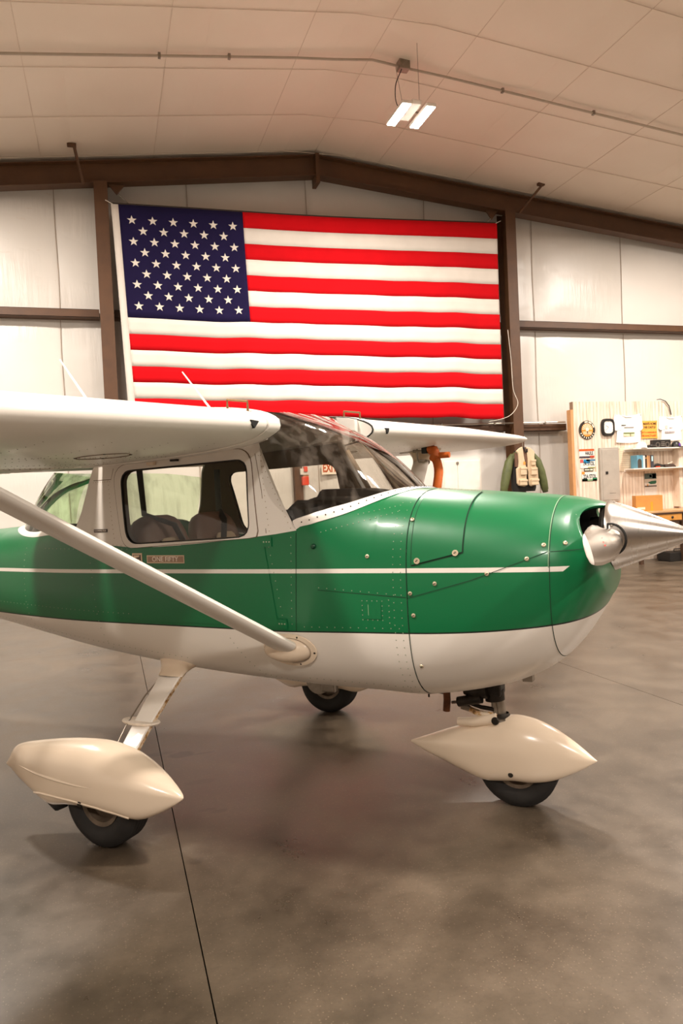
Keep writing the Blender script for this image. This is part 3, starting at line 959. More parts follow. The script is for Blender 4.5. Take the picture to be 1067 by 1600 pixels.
# small square inspection plate and pull knob on the side
ip = MB().grid([[side_pt(x, z, -1, 0.002)[0] for z in frange(0.895, 0.965, 3)] for x in frange(0.985, 1.065, 4)]).build('inspection_plate', GREENP, plane)
strip_on_body('plate_edge', [(1.008, 0.91), (1.008, 0.955)], 0.003, EDGEG, 0.0025, parent=ip)
p, n = side_pt(0.765, 1.20, -1, 0.0)
MB().lathe([(0, 0.012), (0.006, 0.011), (0.012, 0.007), (0.012, 0)], p, n, 12).build('vent_knob', plain('dark_green_knob', rgb(0, 62, 38), 0.4), plane)

# ---- cabin upper side: pillars with door opening, both sides
def hw(z):
    return 0.50 - 0.06 * (max(0.0, z - 1.25) / 0.40) ** 1.3
def SP(x, z, s, off=0.0):
    return Vector((x, s * (hw(z) + off), z))
CEN = (0.06, 1.41)
def loop_at(poly, a):
    """ray from CEN at angle a hits closed polygon"""
    dx, dz = math.cos(a), math.sin(a)
    best = None
    for (x0, z0), (x1, z1) in zip(poly, poly[1:] + poly[:1]):
        ex_, ez = x1 - x0, z1 - z0
        den = dx * ez - dz * ex_
        if abs(den) < 1e-12: continue
        t = ((x0 - CEN[0]) * ez - (z0 - CEN[1]) * ex_) / den
        u = ((x0 - CEN[0]) * dz - (z0 - CEN[1]) * dx) / den
        if t > 0 and -1e-6 <= u <= 1 + 1e-6 and (best is None or t > best): best = t
    return (CEN[0] + dx * best, CEN[1] + dz * best)
def rounded(poly, r, n=6):
    out = []
    N = len(poly)
    for i in range(N):
        p0, p1, p2 = Vector(poly[i - 1]), Vector(poly[i]), Vector(poly[(i + 1) % N])
        a = (p0 - p1).normalized(); b = (p2 - p1).normalized()
        rr = r[i] if isinstance(r, (list, tuple)) else r
        A, B = p1 + a * rr, p1 + b * rr
        for k in range(n + 1):
            t = k / n
            q = A * (1 - t) ** 2 + p1 * 2 * t * (1 - t) + B * t * t
            out.append((q.x, q.y))
    return out
W_IN = rounded([(-0.347, 1.581), (0.408, 1.594), (0.4425, 1.249), (-0.278, 1.2215)], [0.07, 0.06, 0.07, 0.07])
W_GK = rounded([(-0.352, 1.5855), (0.415, 1.600), (0.4475, 1.2445), (-0.282, 1.2165)], [0.072, 0.064, 0.072, 0.072])
D_OUT = rounded([(-0.405, 1.612), (0.425, 1.652), (0.489, 1.2435), (-0.305, 1.198)], [0.10, 0.09, 0.03, 0.06])
SIDEP = [(-0.65, 1.25), (-0.56, 1.231), (-0.495, 1.2215), (-0.38, 1.211), (-0.305, 1.204), (-0.282, 1.2035), (-0.079, 1.2055), (0.115, 1.2145), (0.299, 1.2285), (0.475, 1.2455), (0.577, 1.2555), (0.685, 1.270), (0.61, 1.394), (0.54, 1.53), (0.475, 1.66), (0.46, 1.72), (-0.50, 1.68), (-0.545, 1.60), (-0.556, 1.563), (-0.574, 1.485), (-0.60, 1.388), (-0.632, 1.316)]
angs = sorted([2 * math.pi * i / 120 for i in range(120)] + [math.atan2(z - CEN[1], x - CEN[0]) % (2 * math.pi) for x, z in SIDEP])
def ring(name, outer, inner, s, off, mat, parent, lip=None):
    A = [loop_at(outer, a) for a in angs]; B = [loop_at(inner, a) for a in angs]
    rows = []
    for k in (0, 0.33, 0.66, 1.0):
        rows.append([SP(a[0] + (b[0] - a[0]) * k, a[1] + (b[1] - a[1]) * k, s, off) for a, b in zip(A, B)])
    if lip is not None:
        rows.append([SP(b[0], b[1], s, lip) for b in B])
        rows.insert(0, [SP(a[0], a[1], s, lip) for a in A])
    return MB().grid(rows, close_u=True).build(name, mat, parent, angle=50)
def scaled(poly, k):
    return [(CEN[0] + (x - CEN[0]) * k, CEN[1] + (z - CEN[1]) * k) for x, z in poly]
for s in (-1, 1):
    ring('cabin_side', SIDEP, scaled(D_OUT, 1.005), s, 0.0, WHITEP, plane)
    door = empty('door'); door.parent = plane
    ring('door_gap', scaled(D_OUT, 1.012), scaled(D_OUT, 0.985), s, 0.0003 if s > 0 else 0.0006, SEAMW, door)
    ring('window_frame', D_OUT, W_GK, s, 0.004, WHITEP, door, 0.0)
    ring('gasket', W_GK, W_IN, s, 0.005, GASKET, door, -0.004)
    gl = []
    for k in (0.0, 0.5, 1.0):
        gl.append([SP(CEN[0] + (x - CEN[0]) * k, CEN[1] + (z - CEN[1]) * k, s, -0.002 + 0.012 * (1 - k * k)) for x, z in [loop_at(W_IN, a) for a in angs]])
    MB().grid(gl, close_u=True).build('window_glass', GLASS, door)
    # inner trim of the cabin wall
    ring('inner_trim', scaled(SIDEP, 0.95), scaled(W_IN, 0.99), s, -0.03, HEADL, door)
    # lower door skin on the green body
    xa, xb = -0.285, 0.512
    rws = []
    for i in range(17):
        u = i / 16
        row = []
        for j in range(13):
            v = j / 12
            zt = interp(BELT, xa + (xb - xa) * u)[0] - 0.006
            z = zt + (0.845 - zt) * v
            x = xa + (xb - xa) * u + 0.06 * v * u
            row.append(side_pt(x, z, s, 0.003)[0])
        rws.append(row)
    MB().grid(rws).build('door_skin', GREENP, door, angle=60)
# hinges on the near side
for z0, x0 in ((1.222, 0.505), (0.86, 0.565)):
    hb = MB().grid([[side_pt(x, z, -1, 0.005)[0] for z in frange(z0 - 0.022, z0 + 0.02, 3)] for x in frange(x0 - 0.004, x0 + 0.052, 4)]).build('door_hinge', GREENP, plane)
    for k in range(3):
        p, n = side_pt(x0 + 0.012 + 0.014 * k, z0, -1, 0.005); MB().dome(p, n, 0.004, 0.002, 8).build('bolt', plain('painted_rivet', rgb(150, 160, 135)), hb)
strip_on_body('door_front_gap', [(0.500, 1.235), (0.565, 0.85)], 0.003, SEAMM)  # dark seam line along the front edge of the door
# seams on the white pillars
def side_strip(name, pts, w, mat, parent=plane, off=0.001):
    L, R = [], []
    for i, p in enumerate(pts):
        q = pts[min(i + 1, len(pts) - 1)]; o_ = pts[max(i - 1, 0)]
        t = Vector((q[0] - o_[0], q[1] - o_[1])).normalized()
        L.append(SP(p[0] - t.y * w / 2, p[1] + t.x * w / 2, -1, off)); R.append(SP(p[0] + t.y * w / 2, p[1] - t.x * w / 2, -1, off))
    return MB().grid([L, R]).build(name, mat, parent)
side_strip('pillar_seam', [(0.455, 1.62), (0.50, 1.45), (0.53, 1.26)], 0.003, SEAMW)
side_strip('pillar_seam', [(-0.53, 1.545), (-0.41, 1.545), (-0.40, 1.60)], 0.003, SEAMW)
rw = MB()
def wr(x, z): rw.dome(SP(x, z, -1, 0), (0, -1, 0.1), 0.0028, 0.0012, 6)
for i in range(14):
    wr(0.565 + 0.09 * (1 - i / 13) - 0.09 * i / 13 + 0.0, 1.28 + 0.33 * i / 13); wr(0.545 - 0.06 * i / 13, 1.27 + 0.34 * i / 13)
    wr(-0.43 + 0.06 * (1 - i / 13), 1.25 + 0.29 * i / 13)
for i in range(8): wr(-0.53 + 0.11 * i / 7, 1.535)
for i in range(12): wr(-0.60 + 0.30 * i / 11, 1.232 - 0.02 * i / 11)
rw.build('pillar_rivets', plain('cream_rivet', rgb(190, 170, 148), 0.4), plane, kind='stuff')
# door latch and top bracket over the window
MB().box(-0.02, 0.02, -0.468, -0.45, 1.612, 1.622).build('door_catch', DARKST, plane, smooth=False)
MB().box(-0.165, -0.12, -0.472, -0.44, 1.60, 1.645).build('flap_bracket', CREAMP, plane, smooth=False, bevel=0.004)

# ---- windscreen, its lower frame strip and roof
def plan_curve(tab, v):            # v -1 near .. 1 far, along the curve by length
    a = 1 - abs(v); s_ = -1 if v < 0 else 1
    L = [0.0]
    for p, q in zip(tab, tab[1:]): L.append(L[-1] + math.hypot(q[0] - p[0], q[1] - p[1]))
    x, y = cinterp([(l / L[-1], p[0], p[1]) for l, p in zip(L, tab)], a)
    y = max(0.0, y)
    return Vector((x, s_ * y, fz_top(x, y)))
def ws_bottom(v):
    return plan_curve(WSY, v) + Vector((0, 0, 0.002))
WT = [(0.0, 0.435, 0.0, 1.838), (0.3, 0.445, 0.18, 1.836), (0.6, 0.47, 0.33, 1.815), (0.82, 0.50, 0.425, 1.765), (0.93, 0.495, 0.44, 1.71), (1.0, 0.476, 0.441, 1.655)]
def ws_top(v):
    x, y, z = cinterp(WT, abs(v)); s = -1 if v < 0 else 1
    return Vector((x, s * y, z + 0.037 * s * y))
def ws(v, t):
    b, c = ws_bottom(v), ws_top(v)
    p = b.lerp(c, t)
    bulge = 0.045 * math.sin(math.pi * t) * (1 - abs(v) ** 3)
    side = 0.028 * math.sin(math.pi * t) * abs(v) ** 2
    return p + Vector((bulge, (1 if v > 0 else -1) * side, bulge * 0.7))
V = [-(1 - (i / 20) ** 1.0) for i in range(20)] + [i / 20 for i in range(21)]
MB().grid([[ws(v, t) for t in frange(0, 1, 14)] for v in V]).build('windscreen', GLASSW, plane, angle=80)
def proj(p):
    w, zb, zm, zt, nb, nt = fsec(p.x)
    n, h = (nt, zt - zm) if p.z >= zm else (nb, zm - zb)
    f = (abs(p.y) / w) ** n + (abs(p.z - zm) / h) ** n
    k = f ** (-1 / n)
    return Vector((p.x, p.y * k, zm + (p.z - zm) * k))
def fval(p):
    w, zb, zm, zt, nb, nt = fsec(p.x)
    n, h = (nt, zt - zm) if p.z >= zm else (nb, zm - zb)
    return ((abs(p.y) / w) ** n + (abs(p.z - zm) / h) ** n) ** (1 / n)
def fnorm(p):
    e = 0.003
    g = Vector([(fval(p + Vector(d) * e) - fval(p - Vector(d) * e)) for d in ((1, 0, 0), (0, 1, 0), (0, 0, 1))])
    return g.normalized()
def edge_strip(curve, inside, width, lift):
    """strip lying on the body skin along a curve, on the side away from the point `inside`"""
    A, B, C, D = [], [], [], []
    for i, p in enumerate(curve):
        T = (curve[min(i + 1, len(curve) - 1)] - curve[max(i - 1, 0)]).normalized()
        p0 = proj(p); N = fnorm(p0)
        b = T.cross(N).normalized()
        if b.dot(p - inside) < 0: b = -b
        A.append(p + N * lift * 0.3 - b * 0.006); B.append(p0 + N * lift); C.append(proj(p0 + b * width * 0.55) + N * lift); D.append(proj(p0 + b * width) + N * 0.0015)
    return [A, B, C, D]
es = [[], [], [], []]
for v in frange(-1, 1, 80):
    a, b = plan_curve(WSY, v), plan_curve(WSG, v)
    na, nb2 = fnorm(proj(a)), fnorm(proj(b))
    m = proj(a.lerp(b, 0.5))
    es[0].append(a + na * 0.001 - (b - a).normalized() * 0.006); es[1].append(a + na * 0.006); es[2].append(m + fnorm(m) * 0.006); es[3].append(b + nb2 * 0.002)
r1_ = es[2]
wf = MB().grid(es).build('windscreen_frame', WHITEP, plane, angle=80)
sb = MB()
for i in range(2, 79, 2):
    p = r1_[i]; sb.dome(p, fnorm(p), 0.0036, 0.003, 6)
sb.build('frame_screws', DARKST, wf, kind='stuff')

# ---- wing
def naca(n=26):
    up, lo = [], []
    m, p, t = 0.02, 0.4, 0.12
    for i in range(n + 1):
        x = 0.5 * (1 - math.cos(math.pi * i / n))
        yt = 5 * t * (0.2969 * math.sqrt(x) - 0.1260 * x - 0.3516 * x * x + 0.2843 * x ** 3 - 0.1036 * x ** 4)
        yc = m / p ** 2 * (2 * p * x - x * x) if x < p else m / (1 - p) ** 2 * ((1 - 2 * p) + 2 * p * x - x * x)
        up.append((x, yc + yt)); lo.append((x, yc - yt))
    return up, lo
UP, LO = naca()
WING = [(0.0, 1.62, 0.620), (2.6, 1.62, 0.620), (4.75, 1.12, 0.50), (4.93, 1.0, 0.46), (4.99, 0.72, 0.36)]
THK = [(0.0, 1.0), (4.6, 0.95), (4.80, 0.82), (4.93, 0.5), (4.99, 0.12)]
def zle(y): return 1.7535 + 0.037 * y
def wpt(y, xc, zc, grow=0.0):
    c, le = interp(WING, abs(y)); k = interp(THK, abs(y))[0]
    zz = zc * c * k
    if abs(y) < 0.487: xc = max(xc, 0.055)
    return Vector((le - xc * c + (grow if xc < 0.01 else 0), y, zle(y) - 0.0764 * xc * c + zz + (grow if zc > 0 else -grow)))
def wing_loop(y, grow=0.0, x0=0.0, x1=1.0):
    a = [wpt(y, x, z, grow) for x, z in reversed(UP) if x0 <= x <= x1]
    b = [wpt(y, x, z, grow) for x, z in LO[1:] if x0 <= x <= x1]
    return a + b
def span(s, a, b, n): return [s * v for v in frange(a, b, n)]
for s, tagn in ((-1, 'near'), (1, 'far')):
    wg = MB()
    yy = [s * 0.445, s * 0.486, s * 0.488] + span(s, 0.49, 2.6, 12)[:-1] + span(s, 2.6, 4.7, 10)[:-1] + span(s, 4.7, 4.99, 8)
    # main box up to 72 % chord over flap and aileron bays, whole chord elsewhere
    HX = 0.70
    fl0, fl1, al1 = 0.62, 2.55, 4.55
    body_rows = [wing_loop(y, 0, 0.0, HX) for y in yy]
    wg.grid(body_rows, close_u=True)
    wg.f.append(tuple(range(len(body_rows[0])))); wg.m.append(0)
    o = wg.build('wing', WHITEP, plane, angle=40)
    def trailing(name, a, b, hx=HX, n=8, mat=WHITEP, bead=0):
        rows = []
        for y in span(s, a, b, n):
            lo_ = [(x, z) for x, z in LO if x >= hx]; up_ = [(x, z) for x, z in UP if x >= hx]
            pts = [wpt(y, x, z) for x, z in reversed(up_)] + [wpt(y, hx - 0.004, (up_[0][1] + lo_[0][1]) / 2)] + [wpt(y, x, z) for x, z in lo_]
            rows.append(pts)
        mb = MB().grid(rows, close_u=True)
        k = len(rows[0]); mb.f.append(tuple(range(k))); mb.m.append(0); mb.f.append(tuple(range(len(mb.v) - k, len(mb.v)))); mb.m.append(0)
        return mb.build(name, mat, o, angle=40)
    trailing('wing_trailing_fillet', 0.445, fl0 - 0.006, n=2)
    fp = trailing('flap', fl0, fl1 - 0.005)
    trailing('aileron', fl1 + 0.005, al1)
    trailing('wing_trailing_edge', al1 + 0.008, 4.97, n=6)
    # stiffening beads on the flap underside, running spanwise
    for xc in (0.76, 0.81, 0.86, 0.91, 0.955):
        zc = interp([(x, z) for x, z in LO], xc)[0]
        MB().tube([wpt(s * y, xc, zc) + Vector((0, 0, 0.001)) for y in frange(fl0 + 0.02, fl1 - 0.03, 8)], 0.006, 5).build('bead', WHITEP, o)
    # root cuff and black gasket against the cabin
    cf = MB().grid([wing_loop(s * 0.4905, 0.001, 0.0, 0.72), wing_loop(s * 0.4925, 0.006, 0.0, 0.72), wing_loop(s * 0.585, 0.006, 0, 0.72), wing_loop(s * 0.588, 0.001, 0, 0.72)], close_u=False)
    cf.build('root_cuff', WHITEP, o, angle=50)
    MB().tube([p + Vector((0.0, s * -0.002, 0)) for p in wing_loop(s * 0.489, 0.001, 0.0, 0.3)], 0.0045, 6).build('root_gasket', GASKET, o)
    # air scoop hole in the leading edge, staple step on top, inspection plates below
    zs = zle(s * 0.69); tri = [(0.655, 0.010), (0.715, 0.012), (0.708, -0.008), (0.690, -0.022)]
    MB().add([(0.6225, s * a, zs + b) for a, b in tri] + [(0.598, s * a, zs + b) for a, b in tri], [(0, 1, 2, 3), (7, 6, 5, 4)] + [(i, 4 + i, 4 + (i + 1) % 4, (i + 1) % 4) for i in range(4)]).build('air_scoop', BLACKM, o, smooth=False)
    hx_ = wpt(s * 0.60, 0.12, interp(UP, 0.12)[0]); hx2 = wpt(s * 0.60, 0.055, interp(UP, 0.055)[0])
    if s > 0:
        hx_ = wpt(0.56, 0.13, interp(UP, 0.13)[0]); hx2 = wpt(0.50, 0.05, interp(UP, 0.05)[0])
    MB().tube([hx_, hx_ + Vector((0, 0, 0.038)), hx2 + Vector((0, 0, 0.042)), hx2], 0.0055, 6).build('hand_grip', plain('brown_grip', rgb(120, 90, 52), 0.5, 0.4), o)
    for y0, xc in ((1.05, 0.30), (2.3, 0.3)):
        zc = interp(LO, xc)[0]
        ringp = []
        for k in range(28):
            a = 2 * math.pi * k / 28
            ringp.append((y0 + 0.115 * math.cos(a), xc + 0.06 * math.sin(a)))
        MB().tube([wpt(s * y, x_, interp(LO, x_)[0]) + Vector((0, 0, -0.0008)) for y, x_ in ringp + ringp[:1]], 0.0022, 4, caps=False).build('inspection_cover_edge', SEAMW, o)
        for k in (3, 10, 17, 24):
            y, x_ = ringp[k]
            MB().dome(wpt(s * y, x_, interp(LO, x_)[0]), (0, 0, -1), 0.007, 0.003, 8).build('screw', DARKST, o)
    wrv = MB()
    for xc in (0.33, 0.55, 0.69):
        for i in range(70):
            y = 0.62 + 1.95 * i / 69
            wrv.dome(wpt(s * y, xc, interp(LO, xc)[0]), (0, 0, -1), 0.0032, 0.0012, 5)
    for y in frange(0.75, 2.5, 6):
        for i in range(26):
            xc = 0.1 + 0.6 * i / 25
            wrv.dome(wpt(s * y, xc, interp(LO, xc)[0]), (0, 0, -1), 0.0026, 0.001, 5)
    for xc in (0.73, 0.785, 0.835, 0.885, 0.935, 0.98):
        for i in range(34):
            y = fl0 + 0.03 + (fl1 - fl0 - 0.06) * i / 33
            wrv.dome(wpt(s * y, xc, interp(LO, xc)[0]), (0, 0, -1), 0.0042, 0.0015, 6)
    wrv.build('wing_rivets', plain('brown_rivet', rgb(96, 74, 56), 0.5), o, kind='stuff')
# cabin roof between the wings
rf = MB()
def roof_row(y, upper=True):
    src = UP if upper else LO
    return [Vector((wpt(y, x, z).x, y, (wpt(y, x, z).z if upper else wpt(y, x, z).z + 0.03))) for x, z in src if x >= 0.105]
rf.grid([roof_row(y) for y in frange(-0.46, 0.46, 10)])
roof = rf.build('roof', WHITEP, plane)
MB().grid([[p + Vector((0, 0, -0.035)) for p in roof_row(y) if p.x > -0.70] for y in frange(-0.44, 0.44, 10)]).build('headliner', HEADL, roof)

# ---- rear window
RT = [(0.0, -0.556, 0.456, 1.565), (0.3, -0.80, 0.42, 1.60), (0.6, -1.0, 0.29, 1.612), (0.85, -1.10, 0.12, 1.615), (1.0, -1.115, 0.0, 1.615)]
def rw_pt(v, t):
    a = 1 - abs(v); s = -1 if v < 0 else 1      # a: 0 at the pillar, 1 at the centre line
    x = -0.65 - 0.85 * a
    y = max(0.0, cinterp(RWY, x)[0])
    b = Vector((x, s * y, fz_top(x, y) if x < -0.66 else 1.25))
    q = cinterp(RT, a)
    c = Vector((q[0], s * q[1], q[2]))
    return b.lerp(c, t) + Vector((-0.03 * a, s * 0.02 * (1 - a), 0.03)) * math.sin(math.pi * t)
VV = frange(-1, 1, 40)
MB().grid([[rw_pt(v, t) for t in frange(0, 1, 10)] for v in VV]).build('rear_window', GLASSG, plane, angle=80)
MB().grid(edge_strip([rw_pt(v, 0.0) for v in frange(-0.97, 0.97, 60)], Vector((-0.7, 0, 1.6)), 0.035, 0.005)).build('rear_window_frame', WHITEP, plane, angle=80)

# ---- wing struts with cuffs
def strut(top, foot, s):
    T, F = Vector(top), Vector(foot)
    ax = (T - F).normalized()
    ch = (Vector((1, 0, 0)) - ax * ax.x).normalized(); th = ax.cross(ch)
    rows = []
    for k in range(13):
        p = F.lerp(T, k / 12)
        c_, t_ = 0.060, 0.026
        rows.append([p + ch * math.cos(a) * c_ * (1.0 if math.cos(a) > 0 else 1.15) + th * math.sin(a) * t_ for a in [2 * math.pi * i / 20 for i in range(20)]])
    mb = MB().grid(rows, close_u=True)
    mb.f.append(tuple(range(20))); mb.m.append(0)
    o = mb.build('wing_strut', WHITEP, plane, angle=40)
    rows = []
    for k in range(7):
        u = k / 6
        p = T.lerp(F, 0.10 * (1 - u)) + Vector((0, 0, 0.02 * u))
        g = 1.05 + 1.1 * u ** 2
        rows.append([p + ch * math.cos(a) * 0.066 * g + th * math.sin(a) * 0.030 * g for a in [2 * math.pi * i / 20 for i in range(20)]])
    MB().grid(rows, close_u=True).build('upper_cuff', CREAMP, o)
    # foot fairing: half egg lying on the body, axis along the strut's shadow line
    c0, n0 = side_pt(0.615, 0.745, s, -0.010)
    u1 = Vector((-1, 0, 0.05)); u1 = (u1 - n0 * u1.dot(n0)).normalized(); u2 = n0.cross(u1)
    rows = []
    for i in range(11):
        e = (math.pi / 2) * i / 10
        row = []
        for j in range(28):
            a = 2 * math.pi * j / 28
            ca, sa = math.cos(a), math.sin(a)
            ra = 0.128 if ca > 0 else 0.100
            hgt = 0.070
            base = c0 + u1 * (ca * ra * math.cos(e) ** 0.8 - 0.012) + u2 * (sa * 0.058 * math.cos(e) ** 0.8)
            lean = u1 * (math.sin(e) * 0.035)
            row.append(base + n0 * math.sin(e) * hgt + lean)
        rows.append(row)
    ff = MB().grid(rows, close_u=True).build('foot_fairing', CREAMP, o)
    rows = [[c0 + u1 * (math.cos(a) * (0.145 if math.cos(a) > 0 else 0.122) * g - 0.012) + u2 * math.sin(a) * 0.075 * g + n0 * h_ for a in [2 * math.pi * j / 28 for j in range(28)]] for g, h_ in ((1.0, 0.008), (1.0, 0.016), (0.8, 0.020))]
    MB().grid(rows, close_u=True).build('fairing_flange', CREAMP, o)
    for a in (0.6, 1.9, 3.1, 4.4, 5.6):
        p = c0 + u1 * (math.cos(a) * (0.136 if math.cos(a) > 0 else 0.112) - 0.012) + u2 * math.sin(a) * 0.066 + n0 * 0.016
        MB().dome(p, n0, 0.006, 0.003, 8).build('screw', DARKST, o)
    return o
strut((0.20, -1.98, 1.645), (0.618, -0.52, 0.765), -1)
strut((0.20, 2.40, 1.735), (0.618, 0.52, 0.765), 1)

# ---- antennas on the roof
for (a, b) in (((-0.22, 0.25, 1.85), (-0.56, 0.33, 2.205)), ((-0.22, -0.68, 1.79), (-0.50, -0.665, 2.13))):
    w = MB(); w.tube([a, b], [0.008, 0.004], 8)
    o = w.build('whip_antenna', plain('white_antenna', rgb(238, 228, 216), 0.4), plane)
    MB().lathe([(0, 0.03), (0.012, 0.022), (0.02, 0.0)], Vector(a) - Vector((0, 0, 0.008)), (0, 0, 1), 12).build('antenna_base', CREAMP, o)

# ---- badges
def badge_mtx(x, z, off):
    return Matrix.Translation((x, -fy(x, z) - off, z)) @ Matrix.Rotation(math.radians(90), 4, 'X')
CHROME = plain('champagne_plate', rgb(196, 172, 146), 0.3, 0.7)
pl = MB(); pl.box(-0.162, 0.068, -0.5045, -0.50, 1.126, 1.165)
pq = pl.build('name_plaque', CHROME, plane, smooth=False, bevel=0.001)
box('plaque_face', (-0.156, 0.062, -0.5055, -0.504, 1.131, 1.160), plain('plaque_brown', rgb(150, 122, 100), 0.4, 0.4), pq)
text('plaque_lettering', 'ONE FIFTY', 0.033, None, plain('silver_letters', rgb(226, 214, 200), 0.3, 0.5), pq, sx=1.02, depth=0.0006, mtx=Matrix.Translation((-0.047, -0.5065, 1.1455)) @ Matrix.Rotation(math.radians(90), 4, 'X'))
eb = MB(); eb.box(-0.254, -0.190, -0.506, -0.50, 1.120, 1.176); eo = eb.build('square_emblem', CHROME, plane, smooth=False, bevel=0.002)
box('emblem_face', (-0.246, -0.198, -0.507, -0.504, 1.128, 1.168), plain('emblem_dark', rgb(92, 72, 58), 0.4), eo)
MB().prism([(-0.240, 1.150), (-0.206, 1.158), (-0.203, 1.165), (-0.240, 1.165)], -0.509, -0.505).build('emblem_relief', CHROME, eo, smooth=False)
MB().prism([(-0.240, 1.132), (-0.214, 1.132), (-0.206, 1.146), (-0.226, 1.143)], -0.509, -0.505).build('emblem_relief', CHROME, eo, smooth=False)
cm = box('model_plaque', (-0.505, -0.415, -0.500, -0.492, 1.281, 1.297), plain('plaque_dark', rgb(58, 40, 30), 0.4), plane)
text('plaque_lettering', 'COMMUTER', 0.0125, None, plain('silver_letters', rgb(226, 214, 200)), cm, sx=1.15, depth=0.0004, mtx=Matrix.Translation((-0.46, -0.5005, 1.289)) @ Matrix.Rotation(math.radians(90), 4, 'X'))

# ---- spinner and propeller
HUBZ = 1.195
sn = MB()
prof = []
L0, L1 = 1.915, 2.252
for i in range(25):
    t = i / 24
    r = 0.146 * (1 - t ** 1.12) ** 0.97 if t < 1 else 0.0
    prof.append((t * (L1 - L0), r))
sn.lathe([(-0.012, 0.0), (-0.012, 0.146), (0.0, 0.1475)] + prof[1:], (L0, 0, HUBZ), (1, 0, 0), 56)
spn = sn.build('spinner', ALU, plane, angle=50)
for a in (40, 100, 160, 220, 280, 340):
    for dx, r in ((0.016, 0.1425),):
        n = Vector((0.35, math.cos(math.radians(a)), math.sin(math.radians(a))))
        MB().dome(Vector((L0 + dx, math.cos(math.radians(a)) * r, HUBZ + math.sin(math.radians(a)) * r)), n, 0.006, 0.003, 8).build('screw', STEEL, spn)
# dark cut-outs where the blades leave the spinner
for s in (-1, 1):
    co = MB()
    ringp = []
    for k in range(33):
        a = 2 * math.pi * k / 32
        dx = 0.008 + 0.060 * math.cos(a) ; dz = -0.008 + 0.064 * math.sin(a)
        t = min(0.95, max(0.0, (dx) / (L1 - L0)))
        rr = 0.146 * (1 - t ** 1.12) ** 0.97 + 0.001
        dx = max(dx, 0.002)
        yy = math.sqrt(max(0.0004, rr * rr - dz * dz))
        ringp.append(Vector((L0 + dx, s * yy, HUBZ + dz)))
    cen = Vector((L0 + 0.020, s * 0.112, HUBZ))
    co.add([cen] + ringp[:-1], [(0, 1 + k, 1 + (k + 1) % 32) for k in range(32)])
    co.build('blade_cutout', BLACKM, spn)
    MB().tube(ringp, 0.005, 6, caps=False).build('cutout_edge', GASKET, spn)
# two-blade propeller, near blade pointing at the camera and slightly up
PB = [(0.06, 0.075, 0.060, 52), (0.12, 0.085, 0.055, 50), (0.20, 0.112, 0.036, 44), (0.32, 0.138, 0.024, 32), (0.48, 0.146, 0.017, 23), (0.64, 0.136, 0.013, 18), (0.76, 0.115, 0.010, 15.5), (0.83, 0.092, 0.008, 14.5), (0.862, 0.068, 0.006, 14), (0.872, 0.04, 0.004, 14)]
tilt = math.radians(1.0)
prop = MB()
tipm = MB()
for s in (-1, 1):
    rows, rads = [], []
    for i in range(41):
        r = 0.06 + (0.872 - 0.06) * i / 40
        c, th, be = interp(PB, r)
        b = math.radians(be)
        # blade axis: near blade along -y (tilted up); chord turns from the disc plane toward the axis with pitch
        ax = Vector((0, s * math.cos(tilt), -s * math.sin(tilt) * 1.0))
        dirz = Vector((0, s * math.sin(tilt), math.cos(tilt)))
        lead = -dirz if s < 0 else dirz            # leading edge side
        ch = (lead * math.cos(b) + Vector((1, 0, 0)) * math.sin(b)).normalized()
        nr = ax.cross(ch).normalized()
        if nr.x < 0: nr = -nr
        cen = Vector((L0 + 0.016 + 0.012 * r / 0.87, 0, HUBZ - 0.004)) + ax * r
        row = []
        for k in range(18):
            a = 2 * math.pi * k / 18
            row.append(cen + ch * math.cos(a) * c / 2 + nr * (math.sin(a) * th / 2 * (1.3 if math.sin(a) > 0 else 0.7)))
        rows.append(row); rads.append(r)
    for i in range(40):
        tgt = tipm if rads[i] > 0.775 else prop
        tgt.grid([rows[i], rows[i + 1]], close_u=True)
    (tipm).f.append(tuple(len(tipm.v) - 18 + k for k in range(18))); tipm.m.append(0)
pr = prop.build('propeller', ALU2, plane, angle=60)
tipm.build('blade_tip', plain('white_tip_paint', rgb(236, 226, 216), 0.4), pr, angle=60)
# red stencil marks on the near blade
for i, (r, f) in enumerate(((0.47, -0.12), (0.47, -0.03), (0.47, 0.06))):
    c, th, be = interp(PB, r); b = math.radians(be)
    ax = Vector((0, -math.cos(tilt), math.sin(tilt))); lead = -Vector((0, -math.sin(tilt), math.cos(tilt)))
    ch = (lead * math.cos(b) + Vector((1, 0, 0)) * math.sin(b)).normalized(); nr = ax.cross(ch).normalized()
    if nr.x < 0: nr = -nr
    p = Vector((L0 + 0.022, 0, HUBZ - 0.004)) + ax * r + ch * f * c + nr * (th * 0.66)
    MB().add([p, p + ax * 0.045, p + ax * 0.045 + ch * 0.006, p + ch * 0.006], [(0, 1, 2, 3)]).build('stencil_mark', plain('red_stencil', rgb(222, 70, 60), 0.5), pr, smooth=False)
hubm = MB(); hubm.lathe([(0, 0.0), (0, 0.08), (0.04, 0.08), (0.045, 0.132), (0.062, 0.136), (0.066, 0.09), (0.075, 0.0)], (1.835, 0, HUBZ), (1, 0, 0), 40)
hubm.build('propeller_hub', DARKST, plane)

